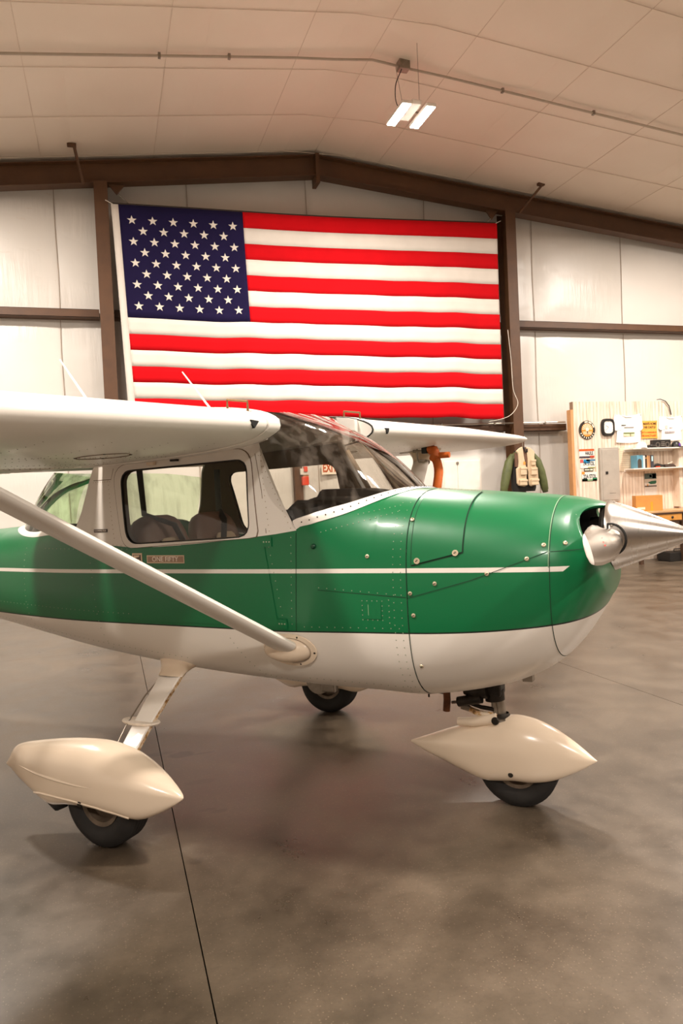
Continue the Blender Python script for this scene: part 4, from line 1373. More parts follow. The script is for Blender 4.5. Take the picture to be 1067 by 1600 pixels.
# ---- landing gear
RIM = plain('dirty_wheel_rim', rgb(104, 90, 76), 0.5, 0.5, 0, 0.3, 20)
def wheel(name, c, r, w, parent, hubmat=RIM):
    prof = [(-w * 0.30, r * 0.52), (-w * 0.44, r * 0.62), (-w * 0.5, r * 0.76), (-w * 0.46, r * 0.88), (-w * 0.36, r * 0.955)]
    for k in range(5):
        u = -0.28 + 0.56 * k / 4
        prof += [(w * (u - 0.045), r * 0.992), (w * (u + 0.03), r * 0.998), (w * (u + 0.04), r * 0.972), (w * (u + 0.06), r * 0.972)]
    prof += [(w * 0.36, r * 0.955), (w * 0.46, r * 0.88), (w * 0.5, r * 0.76), (w * 0.44, r * 0.62), (w * 0.30, r * 0.52)]
    o = MB().lathe(prof, c, (0, 1, 0), 44).build(name, RUBBER, parent, angle=50)
    MB().lathe([(-w * 0.34, 0.0), (-w * 0.34, r * 0.18), (-w * 0.18, r * 0.22), (-w * 0.16, r * 0.40), (-w * 0.33, r * 0.45), (-w * 0.36, r * 0.54), (w * 0.36, r * 0.54), (w * 0.33, r * 0.45), (w * 0.16, r * 0.40), (w * 0.18, r * 0.22), (w * 0.34, r * 0.18), (w * 0.34, 0.0)], c, (0, 1, 0), 36).build('wheel_rim', hubmat, o)
    return o

def pant(name, tab, yc, parent, mat, wtab, ridge, open_x=None, nose=None):
    """wheel fairing lofted along x: tab rows (x, ztop, zbot), wtab (x, half width), ridge (x, z of greatest width)"""
    x0, x1 = tab[0][0], tab[-1][0]
    rows = []
    N = 46
    for i in range(N + 1):
        t = i / N
        t = 0.5 - 0.5 * math.cos(math.pi * t)
        x = x0 + (x1 - x0) * t
        zt, zb = cinterp(tab, x); w = max(0.0015, cinterp(wtab, x)[0]); zr = interp(ridge, x)[0]
        zt = max(zt, zb + 0.004); zr = min(max(zr, zb + 0.25 * (zt - zb)), zt - 0.25 * (zt - zb))
        row = []
        for k in range(40):
            a = 2 * math.pi * k / 40
            c, s = math.cos(a), math.sin(a)
            if s >= 0:
                y = w * math.copysign(abs(c) ** 0.9, c); z = zr + (zt - zr) * abs(s) ** 0.95
            else:
                y = w * math.copysign(abs(c) ** 0.52, c); z = zr - (zr - zb) * abs(s) ** 0.52
            row.append(Vector((x, yc + y, z)))
        rows.append(row)
    mb = MB().grid(rows, close_u=True)
    mb.f.append(tuple(range(40))); mb.m.append(0)
    n = len(mb.v); mb.f.append(tuple(n - 40 + k for k in range(40))); mb.m.append(0)
    return mb.build(name, mat, parent, angle=55)

MT = [(-0.595, 0.275, 0.262), (-0.56, 0.322, 0.255), (-0.53, 0.356, 0.248), (-0.40, 0.386, 0.200), (-0.30, 0.402, 0.160), (-0.245, 0.409, 0.146), (-0.16, 0.418, 0.163), (-0.013, 0.424, 0.175), (0.126, 0.398, 0.165), (0.215, 0.362, 0.150), (0.30, 0.318, 0.180), (0.36, 0.283, 0.213), (0.395, 0.258, 0.237), (0.402, 0.248, 0.246)]
MW = [(-0.595, 0.020), (-0.53, 0.045), (-0.45, 0.075), (-0.25, 0.118), (0.0, 0.130), (0.12, 0.120), (0.25, 0.085), (0.34, 0.045), (0.39, 0.016), (0.402, 0.003)]
MR = [(-0.595, 0.268), (-0.28, 0.290), (0.0, 0.283), (0.2, 0.278), (0.402, 0.246)]
OCHRE = plain('ochre_patch', rgb(196, 150, 52), 0.45)
for s, yc in ((-1, -0.99), (1, 0.99)):
    leg = MB()
    path = [(-0.125, -0.30, 0.630, 0.072), (-0.118, -0.42, 0.560, 0.066), (-0.105, -0.55, 0.470, 0.058), (-0.085, -0.68, 0.385, 0.050), (-0.045, -0.80, 0.330, 0.045), (-0.01, -0.90, 0.295, 0.042)]
    rows = []
    for i, (x, y, z, hwid) in enumerate(path):
        nx = path[min(i + 1, len(path) - 1)]; pv = path[max(i - 1, 0)]
        t = Vector((nx[0] - pv[0], nx[1] - pv[1], nx[2] - pv[2])).normalized()
        cd = Vector((1, 0, 0)); cd = (cd - t * cd.dot(t)).normalized(); nn = t.cross(cd)
        c = Vector((x, y, z)); th = 0.0125
        rows.append([c + cd * hwid + nn * th * 0.7, c + cd * (hwid - 0.006) + nn * th, c - cd * (hwid - 0.006) + nn * th, c - cd * hwid + nn * th * 0.7, c - cd * hwid - nn * th * 0.7, c - cd * (hwid - 0.006) - nn * th, c + cd * (hwid - 0.006) - nn * th, c + cd * hwid - nn * th * 0.7])
    if s > 0: rows = [[Vector((p.x, -p.y, p.z)) for p in r] for r in rows]
    leg.grid(rows, close_u=True)
    go = leg.build('main_gear_leg', WHITEP, plane, smooth=False)
    # rust-stained front edge
    ed = MB()
    er = []
    for r in rows: er.append([r[0] + Vector((0.0012, 0, 0)), r[7] + Vector((0.0012, 0, 0))])
    ed.grid(er).build('leg_edge', RUST, go, smooth=False)
    # cuff at the body
    cuf = []
    for k in range(6):
        u = k / 5
        x, y, z = -0.121, s * (0.425 - 0.105 * u) * (1 if s > 0 else 1), 0.558 + 0.085 * u
        a_, b_ = 0.074 + 0.115 * u ** 2.0, 0.026 + 0.060 * u ** 2
        cuf.append([Vector((x + (0.03 * u ** 2) + math.cos(q) * a_, y + math.sin(q) * b_, z + 0.3 * math.sin(q) * b_ * s)) for q in [2 * math.pi * j / 20 for j in range(20)]])
    MB().grid(cuf, close_u=True).build('leg_cuff', CREAMP, go)
    MB().tube([(0.03, s * -0.29, 0.604), (0.09, s * -0.28, 0.600), (0.12, s * -0.27, 0.594)], [0.03, 0.03, 0.018], 10).build('cuff_tail', CREAMP, go)
    # entry step
    stp = []
    for zz, g in ((-0.007, 0.93), (0.0, 1.0), (0.006, 0.97)):
        stp.append([Vector((-0.110 + math.copysign(abs(math.cos(q)) ** 0.8, math.cos(q)) * 0.108 * g, s * (-0.655 - math.sin(q) * 0.048 * g), 0.402 + zz)) for q in [2 * math.pi * j / 28 for j in range(28)]])
    sm_ = MB().grid(stp, close_u=True); sm_.f.append(tuple(range(28))); sm_.m.append(0); n_ = len(sm_.v); sm_.f.append(tuple(n_ - 28 + k for k in range(28))); sm_.m.append(0)
    sm_.build('entry_step', plain('grip_step', rgb(226, 212, 196), 0.7, 0, 0, 0.08, 60, 0.5), go)
    MB().tube([(-0.075, s * -0.68, 0.375), (-0.10, s * -0.66, 0.398)], 0.012, 8).build('step_bracket', RUST, go)
    MB().tube([(-0.17, s * -0.40, 0.575), (-0.175, s * -0.55, 0.49), (-0.16, s * -0.69, 0.40), (-0.12, s * -0.80, 0.345)], 0.0032, 6).build('brake_line', STEEL, go)
    wheel('main_wheel', (0.0, yc, 0.192), 0.192, 0.140, plane)
    pt = pant('wheel_pant', MT, yc, plane, CREAMP, MW, MR)
    # moulded bead round the wheel opening and axle bolt
    bd = [(-0.335, 0.200), (-0.27, 0.212), (-0.20, 0.214), (-0.08, 0.212), (0.05, 0.202), (0.14, 0.184), (0.205, 0.165)]
    def pside(x, z, off=0.0):
        zt, zb = cinterp(MT, x); w = cinterp(MW, x)[0]; zr = interp(MR, x)[0]
        r = min(1.0, max(0.0, (zr - z) / max(1e-4, zr - zb)))
        c = (1 - r ** (2 / 0.52)) ** (0.52 / 2)
        return Vector((x, yc + s * (w * c + off), z))
    fine = [(a[0] + (b[0] - a[0]) * i / 5, a[1] + (b[1] - a[1]) * i / 5) for a, b in zip(bd, bd[1:]) for i in range(5)]
    MB().tube([pside(x, z, -0.001) for x, z in fine], 0.0055, 6).build('moulded_bead', CREAMP, pt)
    rg = [(-0.47, 0.306), (-0.30, 0.300), (-0.05, 0.290), (0.15, 0.290)]
    fine = [(a[0] + (b[0] - a[0]) * i / 6, a[1] + (b[1] - a[1]) * i / 6) for a, b in zip(rg, rg[1:]) for i in range(6)]
    MB().tube([pside(x, z - 0.008, -0.0045) for x, z in fine], [0.002 + 0.006 * math.sin(math.pi * (i + 0.5) / len(fine)) for i in range(len(fine))], 6).build('moulded_ridge', CREAMP, pt)
    p = pside(-0.035, 0.205, 0.0)
    MB().lathe([(0.0, 0.014), (0.004, 0.013), (0.006, 0.008), (0.006, 0.0)], p, (0, s, 0), 14).build('axle_bolt', DARKST, pt)
    MB().tube([(-0.29, yc + s * 0.05, 0.150), (-0.235, yc + s * 0.06, 0.142), (-0.19, yc + s * 0.05, 0.155)], [0.012, 0.02, 0.012], 8).build('mud_scraper', BLACKM, pt)
    if s > 0:
        # inner face of the far fairing: brake unit and ochre-coloured front corner
        MB().lathe([(0, 0.0), (0, 0.085), (0.03, 0.085), (0.03, 0.0)], (0.0, yc - 0.16, 0.235), (0, 1, 0), 24).build('brake_disc', STEEL, pt)
        MB().box(0.03, 0.13, yc - 0.175, yc - 0.12, 0.17, 0.25).build('brake_caliper', STEEL, pt, smooth=False, bevel=0.01)
        MB().grid([[Vector((x, yc - cinterp(MW, x)[0] * c_ - 0.004, z_)) for z_, c_ in ((0.30, 1.0), (interp([(0.1, 0.24), (0.25, 0.235), (0.40, 0.262)], x)[0], 0.96), (interp([(0.1, 0.20), (0.25, 0.195), (0.40, 0.245)], x)[0], 0.82))] for x in frange(0.12, 0.40, 8)]).build('ochre_corner', OCHRE, pt, label='ochre-yellow front corner')

# nose wheel, fairing, oleo strut and steering links
wheel('nose_wheel', (1.485, 0.0, 0.178), 0.178, 0.115, plane)
NTAB = [(0.972, 0.229, 0.222), (1.06, 0.264, 0.190), (1.16, 0.304, 0.163), (1.25, 0.334, 0.134), (1.346, 0.362, 0.106), (1.42, 0.384, 0.112), (1.475, 0.397, 0.120), (1.56, 0.386, 0.121), (1.64, 0.356, 0.136), (1.71, 0.316, 0.166), (1.77, 0.274, 0.198), (1.81, 0.243, 0.223), (1.822, 0.234, 0.231)]
NWID = [(0.972, 0.003), (1.08, 0.045), (1.24, 0.093), (1.42, 0.112), (1.54, 0.108), (1.66, 0.080), (1.76, 0.040), (1.81, 0.010), (1.822, 0.002)]
NRID = [(0.972, 0.225), (1.4, 0.245), (1.822, 0.232)]
npan = pant('nose_wheel_pant', NTAB, 0.0, plane, CREAMP, NWID, NRID)
MB().lathe([(0.0, 0.012), (0.005, 0.011), (0.007, 0.006), (0.007, 0.0)], (1.475, -0.104, 0.165), (0, -1, 0), 14).build('axle_bolt', DARKST, npan)
ns = empty('nose_strut'); ns.parent = plane
MB().tube([(1.395, 0, 0.60), (1.42, 0, 0.36)], 0.022, 14).build('oleo_tube', STEEL, ns)
MB().tube([(1.372, -0.012, 0.56), (1.40, -0.012, 0.36)], 0.014, 12).build('oleo_tube', STEEL, ns)
MB().lathe([(0, 0.034), (0.035, 0.036), (0.05, 0.030)], (1.424, 0, 0.352), (-0.09, 0, 1), 18).build('strut_collar', DARKST, ns)
MB().box(1.345, 1.428, -0.05, 0.045, 0.482, 0.555).build('strut_housing', DARKST, ns, smooth=False, bevel=0.012)
MB().tube([(1.262, -0.045, 0.500), (1.31, -0.05, 0.502), (1.37, -0.05, 0.512)], [0.016, 0.030, 0.036], 10).build('steering_bellcrank', DARKST, ns)
MB().tube([(1.205, -0.06, 0.446), (1.235, -0.06, 0.452)], 0.007, 8).build('damper_rod', STEEL, ns)
MB().tube([(1.235, -0.06, 0.452), (1.345, -0.06, 0.478)], [0.023, 0.023], 14).build('shimmy_damper', DARKST, ns)
MB().tube([(1.245, -0.03, 0.455), (1.25, -0.03, 0.425), (1.28, -0.03, 0.415)], [0.014, 0.02, 0.014], 8).build('torque_link', STEEL, ns)
MB().tube([(1.25, -0.03, 0.425), (1.32, -0.03, 0.400), (1.40, -0.02, 0.385)], [0.012, 0.015, 0.018], 8).build('torque_link', RUST, ns)
MB().tube([(1.255, -0.02, 0.445), (1.33, -0.02, 0.425), (1.39, -0.02, 0.420)], 0.010, 8).build('torque_link', DARKST, ns)
MB().tube([(1.225, -0.04, 0.355), (1.30, -0.045, 0.362), (1.405, -0.04, 0.385)], [0.018, 0.022, 0.026], 10).build('fork_arm', CREAMP, ns)
MB().lathe([(0, 0.018), (0.008, 0.016), (0.009, 0.0)], (1.405, -0.065, 0.382), (0, -1, 0), 12).build('fork_bolt', DARKST, ns)
MB().tube([(1.16, -0.07, 0.528), (1.30, -0.06, 0.508)], 0.008, 8).build('steering_rod', DARKST, ns)
MB().lathe([(0, 0.026), (0.004, 0.044), (0.05, 0.046), (0.056, 0.028)], (1.392, -0.005, 0.455), (-0.1, 0, 1), 18).build('steering_collar', DARKST, ns)
MB().box(1.385, 1.455, -0.05, 0.05, 0.345, 0.385).build('strut_clamp', STEEL, ns, smooth=False, bevel=0.012)

# ---- pipes and ducts under the cowl
MB().tube([(1.196, -0.10, 0.56), (1.196, -0.10, 0.52)], 0.020, 14).build('exhaust_collar', STEEL, plane)
MB().tube([(1.196, -0.10, 0.525), (1.197, -0.10, 0.47), (1.192, -0.10, 0.418)], 0.0165, 14).build('exhaust_pipe', plain('heat_tinted_steel', rgb(96, 58, 34), 0.45, 0.7, 0, 0.4, 25), plane)
MB().prism([(1.02, 0.515), (1.19, 0.515), (1.175, 0.490), (1.15, 0.492), (1.04, 0.512)], -0.09, 0.09).build('cowl_flap', DARKST, plane, smooth=False)
MB().tube([(1.095, -0.06, 0.515), (1.095, -0.06, 0.462)], 0.004, 6).build('drain_tube', DARKST, plane)
MB().box(1.535, 1.578, -0.075, -0.025, 0.570, 0.640).build('breather_duct', STEEL, plane, smooth=False, bevel=0.003)
MB().box(1.505, 1.595, -0.095, -0.005, 0.612, 0.620).build('duct_flange', DARKST, plane, smooth=False)

# ---- cabin interior
cab = empty('cabin_interior'); cab.parent = plane
MB().box(-0.5, 0.9, -0.38, 0.38, 0.72, 0.76).build('cabin_floor', DARKIN, cab, smooth=False)
MB().box(-0.80, -0.77, -0.32, 0.32, 0.80, 1.16).build('rear_bulkhead', DARKIN, cab, smooth=False)
gs = []
for y in frange(-0.44, 0.44, 22):
    k = (y / 0.44)
    lim = 0.70 + 0.36 * math.sqrt(max(0, 1 - abs(k) ** 2.2))
    hz = 1.447 - 0.085 * abs(k) ** 3 - (0.03 if -0.75 < k < -0.35 else 0)
    gs.append([Vector((0.60, y, hz - 0.10)), Vector((0.60, y, hz - 0.01)), Vector((0.615, y, hz)), Vector((min(0.80, lim), y, hz - 0.004)), Vector((lim, y, min(hz - 0.02, 1.40) - 0.10 * abs(k) ** 3)), Vector((lim, y, 1.2))])
MB().grid(gs).build('glareshield', BLACKP, cab, angle=50)
MB().box(0.60, 0.64, -0.44, 0.44, 1.02, 1.36).build('instrument_panel', BLACKP, cab, smooth=False)
for s in (-1, 1):
    st = empty('seat'); st.parent = plane
    def cushion(c, size, tilt, n=10, pw=0.35):
        rows = []
        for i in range(n + 1):
            a = -math.pi / 2 + math.pi * i / n
            row = []
            for j in range(20):
                b = 2 * math.pi * j / 20
                f = lambda v: math.copysign(abs(v) ** pw, v)
                p = Vector((size[0] * f(math.cos(a)) * f(math.cos(b)), size[1] * f(math.cos(a)) * f(math.sin(b)), size[2] * f(math.sin(a))))
                p = Matrix.Rotation(tilt, 3, 'Y') @ p
                row.append(Vector(c) + p)
            rows.append(row)
        return MB().grid(rows, close_u=True)
    cushion((-0.27, s * 0.235, 1.06), (0.06, 0.21, 0.30), math.radians(-14), 12, 0.55).build('backrest', LEATHER, st)
    cushion((0.0, s * 0.235, 0.84), (0.26, 0.21, 0.07), 0, 10, 0.5).build('seat_cushion', LEATHER, st)
    cushion((-0.205, s * 0.235, 1.12), (0.012, 0.10, 0.12), math.radians(-14), 8, 0.5).build('backrest_insert', TANP, st)
    MB().tube([(-0.34, s * 0.33, 1.60), (-0.33, s * 0.32, 1.36), (-0.22, s * 0.22, 1.30), (-0.16, s * 0.10, 1.05)], 0.022, 6, sx=0.25).build('shoulder_strap', BLACKP, st)
MB().tube([(0.69, 0.47, 1.27), (0.485, 0.425, 1.66)], 0.014, 8).build('door_post_trim', plain('beige_post_trim', rgb(190, 166, 140), 0.7), cab)

# ---- tail surfaces (out of frame to the left)
def surf(name, rows):
    out = []
    for (le, te, c, th, nrm) in rows:
        L, T, N = Vector(le), Vector(te), Vector(nrm)
        loop = []
        for k in range(16):
            a = 2 * math.pi * k / 16
            u = 0.5 - 0.5 * math.cos(a)
            loop.append(L.lerp(T, u) + N * math.sin(a) * th * (1 - 0.6 * u))
        out.append(loop)
    mb = MB().grid(out, close_u=True)
    mb.f.append(tuple(range(16))); mb.m.append(0); n = len(mb.v); mb.f.append(tuple(n - 16 + k for k in range(16))); mb.m.append(0)
    return mb.build(name, WHITEP, plane)
surf('vertical_fin', [((-3.55, 0, 1.26), (-4.85, 0, 1.22), 0, 0.05, (0, 1, 0)), ((-4.25, 0, 1.75), (-5.0, 0, 1.75), 0, 0.04, (0, 1, 0)), ((-4.62, 0, 2.3), (-5.12, 0, 2.3), 0, 0.025, (0, 1, 0))])
for s in (-1, 1):
    surf('horizontal_stabilizer', [((-3.95, s * 0.06, 1.2), (-4.85, s * 0.06, 1.2), 0, 0.045, (0, 0, 1)), ((-4.2, s * 1.5, 1.2), (-4.85, s * 1.5, 1.2), 0, 0.03, (0, 0, 1))])

# ---- pitot cover with streamer, hanging on the far wing (its own thing)
def A2W(p):
    return plane.matrix_basis @ Vector(p)
pc = empty('pitot_cover', (0.633, 3.935, 0.0), math.radians(-44.684), label='orange pitot tube cover with long streamer hanging under the far wing', category='cover')
PY = 1.95
MB().box(0.355, 0.40, PY - 0.03, PY + 0.03, 1.695, 1.745).build('clip', BLACKP, pc, smooth=False, bevel=0.006)
MB().tube([(0.40, PY, 1.735), (0.44, PY, 1.715), (0.46, PY, 1.68), (0.42, PY, 1.645)], [0.030, 0.042, 0.042, 0.02], 10).build('hood', ORANGE, pc)
MB().tube([(0.43, PY, 1.678), (0.50, PY, 1.676), (0.565, PY, 1.676)], [0.026, 0.024, 0.022], 10).build('sleeve', ORANGE, pc)
rb = []
for i in range(13):
    t = i / 12
    z = 1.67 - 0.36 * t
    x = 0.455 + 0.012 * math.sin(t * 5) + 0.02 * t
    y = PY - 0.01 + 0.02 * math.sin(t * 7)
    rb.append([Vector((x - 0.034, y, z)), Vector((x, y - 0.008, z)), Vector((x + 0.034, y + 0.004, z))])
MB().grid(rb).build('streamer', ORANGE, pc, solid=0.003)
MB().tube([(0.31, 1.95, 1.76), (0.315, 1.95, 1.66), (0.325, 1.95, 1.635), (0.36, 1.95, 1.632), (0.385, 1.95, 1.645)], 0.008, 8).build('fuel_vent_tube', STEEL, plane)
MB().tube([(0.28, PY, 1.72), (0.37, PY, 1.715)], 0.010, 8).build('pitot_tube', STEEL, plane)

# ================================================================== WOODEN PARTITION AND ITS THINGS (right)
PY0 = 11.1
pw = box('wall_partition', (7.84, 13.2, PY0, PY0 + 0.10, 0.0, 2.87), BEAD, kind='structure'); tag(pw, 'whitewashed beadboard partition with shelves on the right')
box('trim_2', (7.785, 7.84, PY0 - 0.005, PY0 + 0.11, 0.0, 2.73), plain('raw_pine', rgb(206, 150, 98), 0.6), kind='structure', label='raw pine board closing the edge of the beadboard partition')
rp = box('wall_partition_return', (9.93, 10.05, PY0 - 0.16, PY0 + 0.01, 0.935, 1.99), BEAD, kind='structure'); tag(rp, 'narrow beadboard return right of the shelf recess')

F = PY0 - 0.004
# round sign
rs = empty('round_sign', (8.105, F, 2.37), label='round orange sign with black rim and pale lettering on the partition', category='sign')
MB().lathe([(0.0, 0.0), (0.0, 0.165), (0.012, 0.165), (0.012, 0.0)], (0, 0, 0), (0, -1, 0), 40).build('disc', plain('sign_black', rgb(36, 28, 22), 0.5), rs)
MB().lathe([(0.0125, 0.0), (0.0135, 0.117), (0.0125, 0.118)], (0, 0, 0), (0, -1, 0), 40).build('picture_field', plain('sign_orange', rgb(216, 140, 52), 0.5, 0, 0, 0.25, 14), rs)
SGN = plain('sign_cream', rgb(236, 222, 196), 0.5)
for k in range(9):
    a = math.radians(5 + 170 * k / 8)
    c, s_ = math.cos(a), math.sin(a)
    MB().add([(0.04 * c - 0.004 * s_, -0.0145, 0.01 + 0.04 * s_ + 0.004 * c), (0.105 * c - 0.010 * s_, -0.0145, 0.01 + 0.105 * s_ + 0.010 * c), (0.105 * c + 0.010 * s_, -0.0145, 0.01 + 0.105 * s_ - 0.010 * c), (0.04 * c + 0.004 * s_, -0.0145, 0.01 + 0.04 * s_ - 0.004 * c)], [(0, 1, 2, 3)]).build('sun_ray', SGN, rs, smooth=False)
MB().lathe([(0.0145, 0.0), (0.0155, 0.034), (0.0145, 0.035)], (0, 0, 0.012), (0, -1, 0), 20).build('roundel', SGN, rs)
MB().prism([(-0.012, -0.02), (0.012, -0.02), (0.004, -0.085)], -0.0165, -0.0135).build('blade_mark', plain('sign_black', rgb(36, 28, 22)), rs, smooth=False)
for zz in (-0.035, -0.055, -0.072): MB().box(-0.09, 0.09, -0.0155, -0.0135, zz - 0.004, zz + 0.004).build('band', SGN, rs, smooth=False)
for k in range(22):
    a = math.radians(20 + 140 * k / 21) if k < 14 else math.radians(205 + 130 * (k - 14) / 7)
    if k in (4, 9): continue
    p = Vector((0.142 * math.cos(a), -0.0135, 0.142 * math.sin(a)))
    o = MB().box(-0.008, 0.008, -0.0012, 0.0012, -0.013, 0.013).build('rim_mark', SGN, rs, smooth=False)
    o.location = p; o.rotation_euler = (0, -(a - math.pi / 2), 0)

# clock
ck = empty('wall_clock', (8.535, F, 2.41), label='black square-rounded wall clock with white face', category='clock')
sq = []
for q, (g, d) in enumerate(((1.0, 0.0), (1.0, 0.03), (0.93, 0.045), (0.72, 0.045), (0.72, 0.03))):
    sq.append([Vector((math.copysign(abs(math.cos(a)) ** 0.55, math.cos(a)) * 0.135 * g, -d, math.copysign(abs(math.sin(a)) ** 0.55, math.sin(a)) * 0.155 * g)) for a in [2 * math.pi * k / 40 for k in range(40)]])
MB().grid(sq, close_u=True).build('case', BLACKP, ck, angle=50)
MB().lathe([(0.034, 0.0), (0.034, 0.118), (0.0345, 0.0)], (0, 0, 0), (0, -1, 0), 36).build('face', plain('clock_white', rgb(240, 232, 222), 0.4), ck)
for a, l, w in ((150, 0.055, 0.006), (222, 0.09, 0.0045)):
    c, s_ = math.cos(math.radians(a)), math.sin(math.radians(a))
    MB().tube([(0, -0.038, 0), (c * l, -0.038, s_ * l)], w / 2, 4).build('hand', BLACKP, ck)
for k in range(12):
    a = math.radians(30 * k); MB().tube([(math.cos(a) * 0.092, -0.036, math.sin(a) * 0.092), (math.cos(a) * 0.104, -0.036, math.sin(a) * 0.104)], 0.0025, 4).build('hour_mark', BLACKP, ck)

# licence plates
def plate(z, x, w, h, body, name_lab, bands, textcol, tx=0.0, tsize=0.10):
    t = empty('licence_plate', (x, F, z), label=name_lab, category='licence plate', group='licence plates on the partition')
    MB().box(-w / 2, w / 2, -0.004, 0.0, -h / 2, h / 2).build('plate', plain('plate_white', rgb(232, 226, 216), 0.4), t, smooth=False, bevel=0.003)
    for (x0, x1, z0, z1, c, nm) in bands:
        MB().box(x0 * w, x1 * w, -0.0055, -0.003, z0 * h, z1 * h).build('colour_band', plain(nm, c, 0.4, 0, 0, 0.25, 20), t, smooth=False)
    text('plate_number', body, tsize, (tx * w, -0.0065, 0.0), textcol, t, sx=0.62, bold=0.002)
    return t
DKT = plain('plate_letters', rgb(46, 50, 54), 0.5)
plate(1.958, 8.083, 0.31, 0.155, 'HAULE', 'licence plate with orange top band, uppermost of the three', [(-0.5, 0.5, 0.26, 0.5, rgb(198, 84, 24), 'plate_orange'), (-0.5, 0.2, -0.5, -0.32, rgb(52, 40, 58), 'plate_plum'), (0.2, 0.5, -0.5, -0.26, rgb(190, 66, 36), 'plate_red')], DKT, 0.16, 0.085)
plate(1.775, 8.098, 0.31, 0.155, '7A STOL', 'licence plate with blue sky design, middle of the three', [(-0.1, 0.5, 0.30, 0.5, rgb(60, 120, 160), 'plate_blue'), (-0.28, 0.15, 0.05, 0.5, rgb(20, 128, 178), 'plate_sky'), (-0.5, -0.30, 0.12, 0.5, rgb(206, 84, 78), 'plate_pink'), (0.0, 0.5, -0.5, -0.36, rgb(176, 176, 120), 'plate_olive')], DKT, 0.06, 0.10)
plate(1.547, 8.125, 0.31, 0.155, '22A STOL', 'licence plate with green hills design, lowest of the three', [(-0.5, 0.5, -0.5, -0.30, rgb(120, 150, 110), 'plate_sage'), (0.2, 0.5, -0.5, -0.15, rgb(40, 140, 88), 'plate_green'), (-0.5, -0.15, -0.5, -0.22, rgb(36, 70, 48), 'plate_dark_green'), (-0.5, -0.32, 0.28, 0.58, rgb(232, 142, 52), 'plate_sun')], DKT, 0.02, 0.10)
sp_ = empty('small_plaque', (8.11, F, 1.668), label='small black framed plaque between two licence plates', category='plaque')
MB().box(-0.093, 0.093, -0.006, 0, -0.026, 0.026).build('frame', BLACKP, sp_, smooth=False)
MB().box(-0.083, 0.015, -0.008, -0.005, -0.010, 0.010).build('insert', SGN, sp_, smooth=False); MB().box(0.028, 0.083, -0.008, -0.005, -0.014, 0.014).build('insert', SGN, sp_, smooth=False)

# electrical panel
ep = empty('breaker_panel', (8.535, F, 1.085), label='grey metal breaker panel on the beadboard partition', category='electrical panel')
GREY = plain('breaker_grey', rgb(172, 162, 150), 0.45)
MB().box(-0.20, 0.20, -0.035, 0, 0.0, 0.965).build('cover', GREY, ep, smooth=False, bevel=0.006)
MB().box(-0.165, 0.165, -0.042, -0.03, 0.03, 0.93).build('panel_door', GREY, ep, smooth=False, bevel=0.004)
MB().box(-0.10, -0.05, -0.052, -0.04, 0.49, 0.54).build('latch', BLACKP, ep, smooth=False, bevel=0.003)
MB().box(-0.03, 0.10, -0.045, -0.040, 0.15, 0.155).build('score_line', plain('score_grey', rgb(110, 102, 94), 0.6), ep, smooth=False)  # darker grey line across the panel door
# notice
nt_ = empty('paper_notice', (8.90, F, 1.62), label='cream handwritten notice pinned right of the breaker panel', category='notice')
MB().box(-0.155, 0.155, -0.004, 0, 0, 0.42).build('sheet', plain('cream_paper', rgb(226, 204, 176), 0.8), nt_, smooth=False)
for k in range(9): MB().box(-0.12, 0.12 - 0.03 * (k % 3), -0.0055, -0.0035, 0.06 + 0.036 * k, 0.064 + 0.036 * k).build('written_line', plain('pencil_brown', rgb(176, 150, 122), 0.8), nt_, smooth=False)
for xx in (-0.135, 0.135): MB().dome((xx, -0.004, 0.40), (0, -1, 0), 0.007, 0.006, 8).build('pin', STEEL, nt_)

# T-shirts
SHIRT = plain('white_shirt_cotton', rgb(244, 238, 230), 0.8, 0, 0, 0.03, 6, 0.1)
def shirt(x, z, w, h, label, prints, flip=1):
    t = empty('tee_shirt', (x, F - 0.012, z), label=label, category='t-shirt', group='white t-shirts pinned to the partition')
    out = [(-0.50, 0.42), (-0.47, 0.50), (-0.20, 0.46), (0.0, 0.44), (0.2, 0.46), (0.44, 0.52), (0.47, 0.44), (0.52, 0.0), (0.45, -0.10), (0.40, 0.02), (0.41, -0.3), (0.43, -0.5), (0.0, -0.53), (-0.45, -0.5), (-0.42, -0.25), (-0.40, -0.02), (-0.46, -0.08), (-0.52, -0.02)]
    cx = MB()
    n = len(out)
    front = [(a * w * flip, -0.012 - 0.006 * math.sin(i * 2.1), b * h) for i, (a, b) in enumerate(out)]
    inner = [(a * w * flip * 0.6, -0.022 - 0.006 * math.sin(i * 1.3), b * h * 0.6) for i, (a, b) in enumerate(out)]
    back = [(p[0], 0.008, p[2]) for p in front]
    cx.add(back + front, [(i, (i + 1) % n, n + (i + 1) % n, n + i) for i in range(n)])
    cx.add(front + inner, [(i, (i + 1) % n, n + (i + 1) % n, n + i) for i in range(n)])
    cx.add(inner + [(0, -0.024, 0)], [(i, (i + 1) % n, n) for i in range(n)])
    cx.add(back, [tuple(range(n))])
    cx.build('cloth', SHIRT, t, angle=50)
    MB().tube([(-0.22 * w, -0.014, 0.46 * h), (-0.1 * w, -0.022, 0.40 * h), (0.1 * w, -0.022, 0.40 * h), (0.22 * w, -0.014, 0.46 * h)], 0.008, 6).build('collar', SHIRT, t)
    for (a, b, c, d, col, nm) in prints:
        MB().box(a * w, b * w, -0.034, -0.026, c * h, d * h).build('print', plain(nm, col, 0.7, 0, 0, 0.3, 30), t, smooth=False)
    for s_ in (-1, 1): MB().dome((0.45 * w * s_, -0.014, 0.47 * h), (0, -1, 0), 0.008, 0.008, 8).build('pin', STEEL, t)
    return t
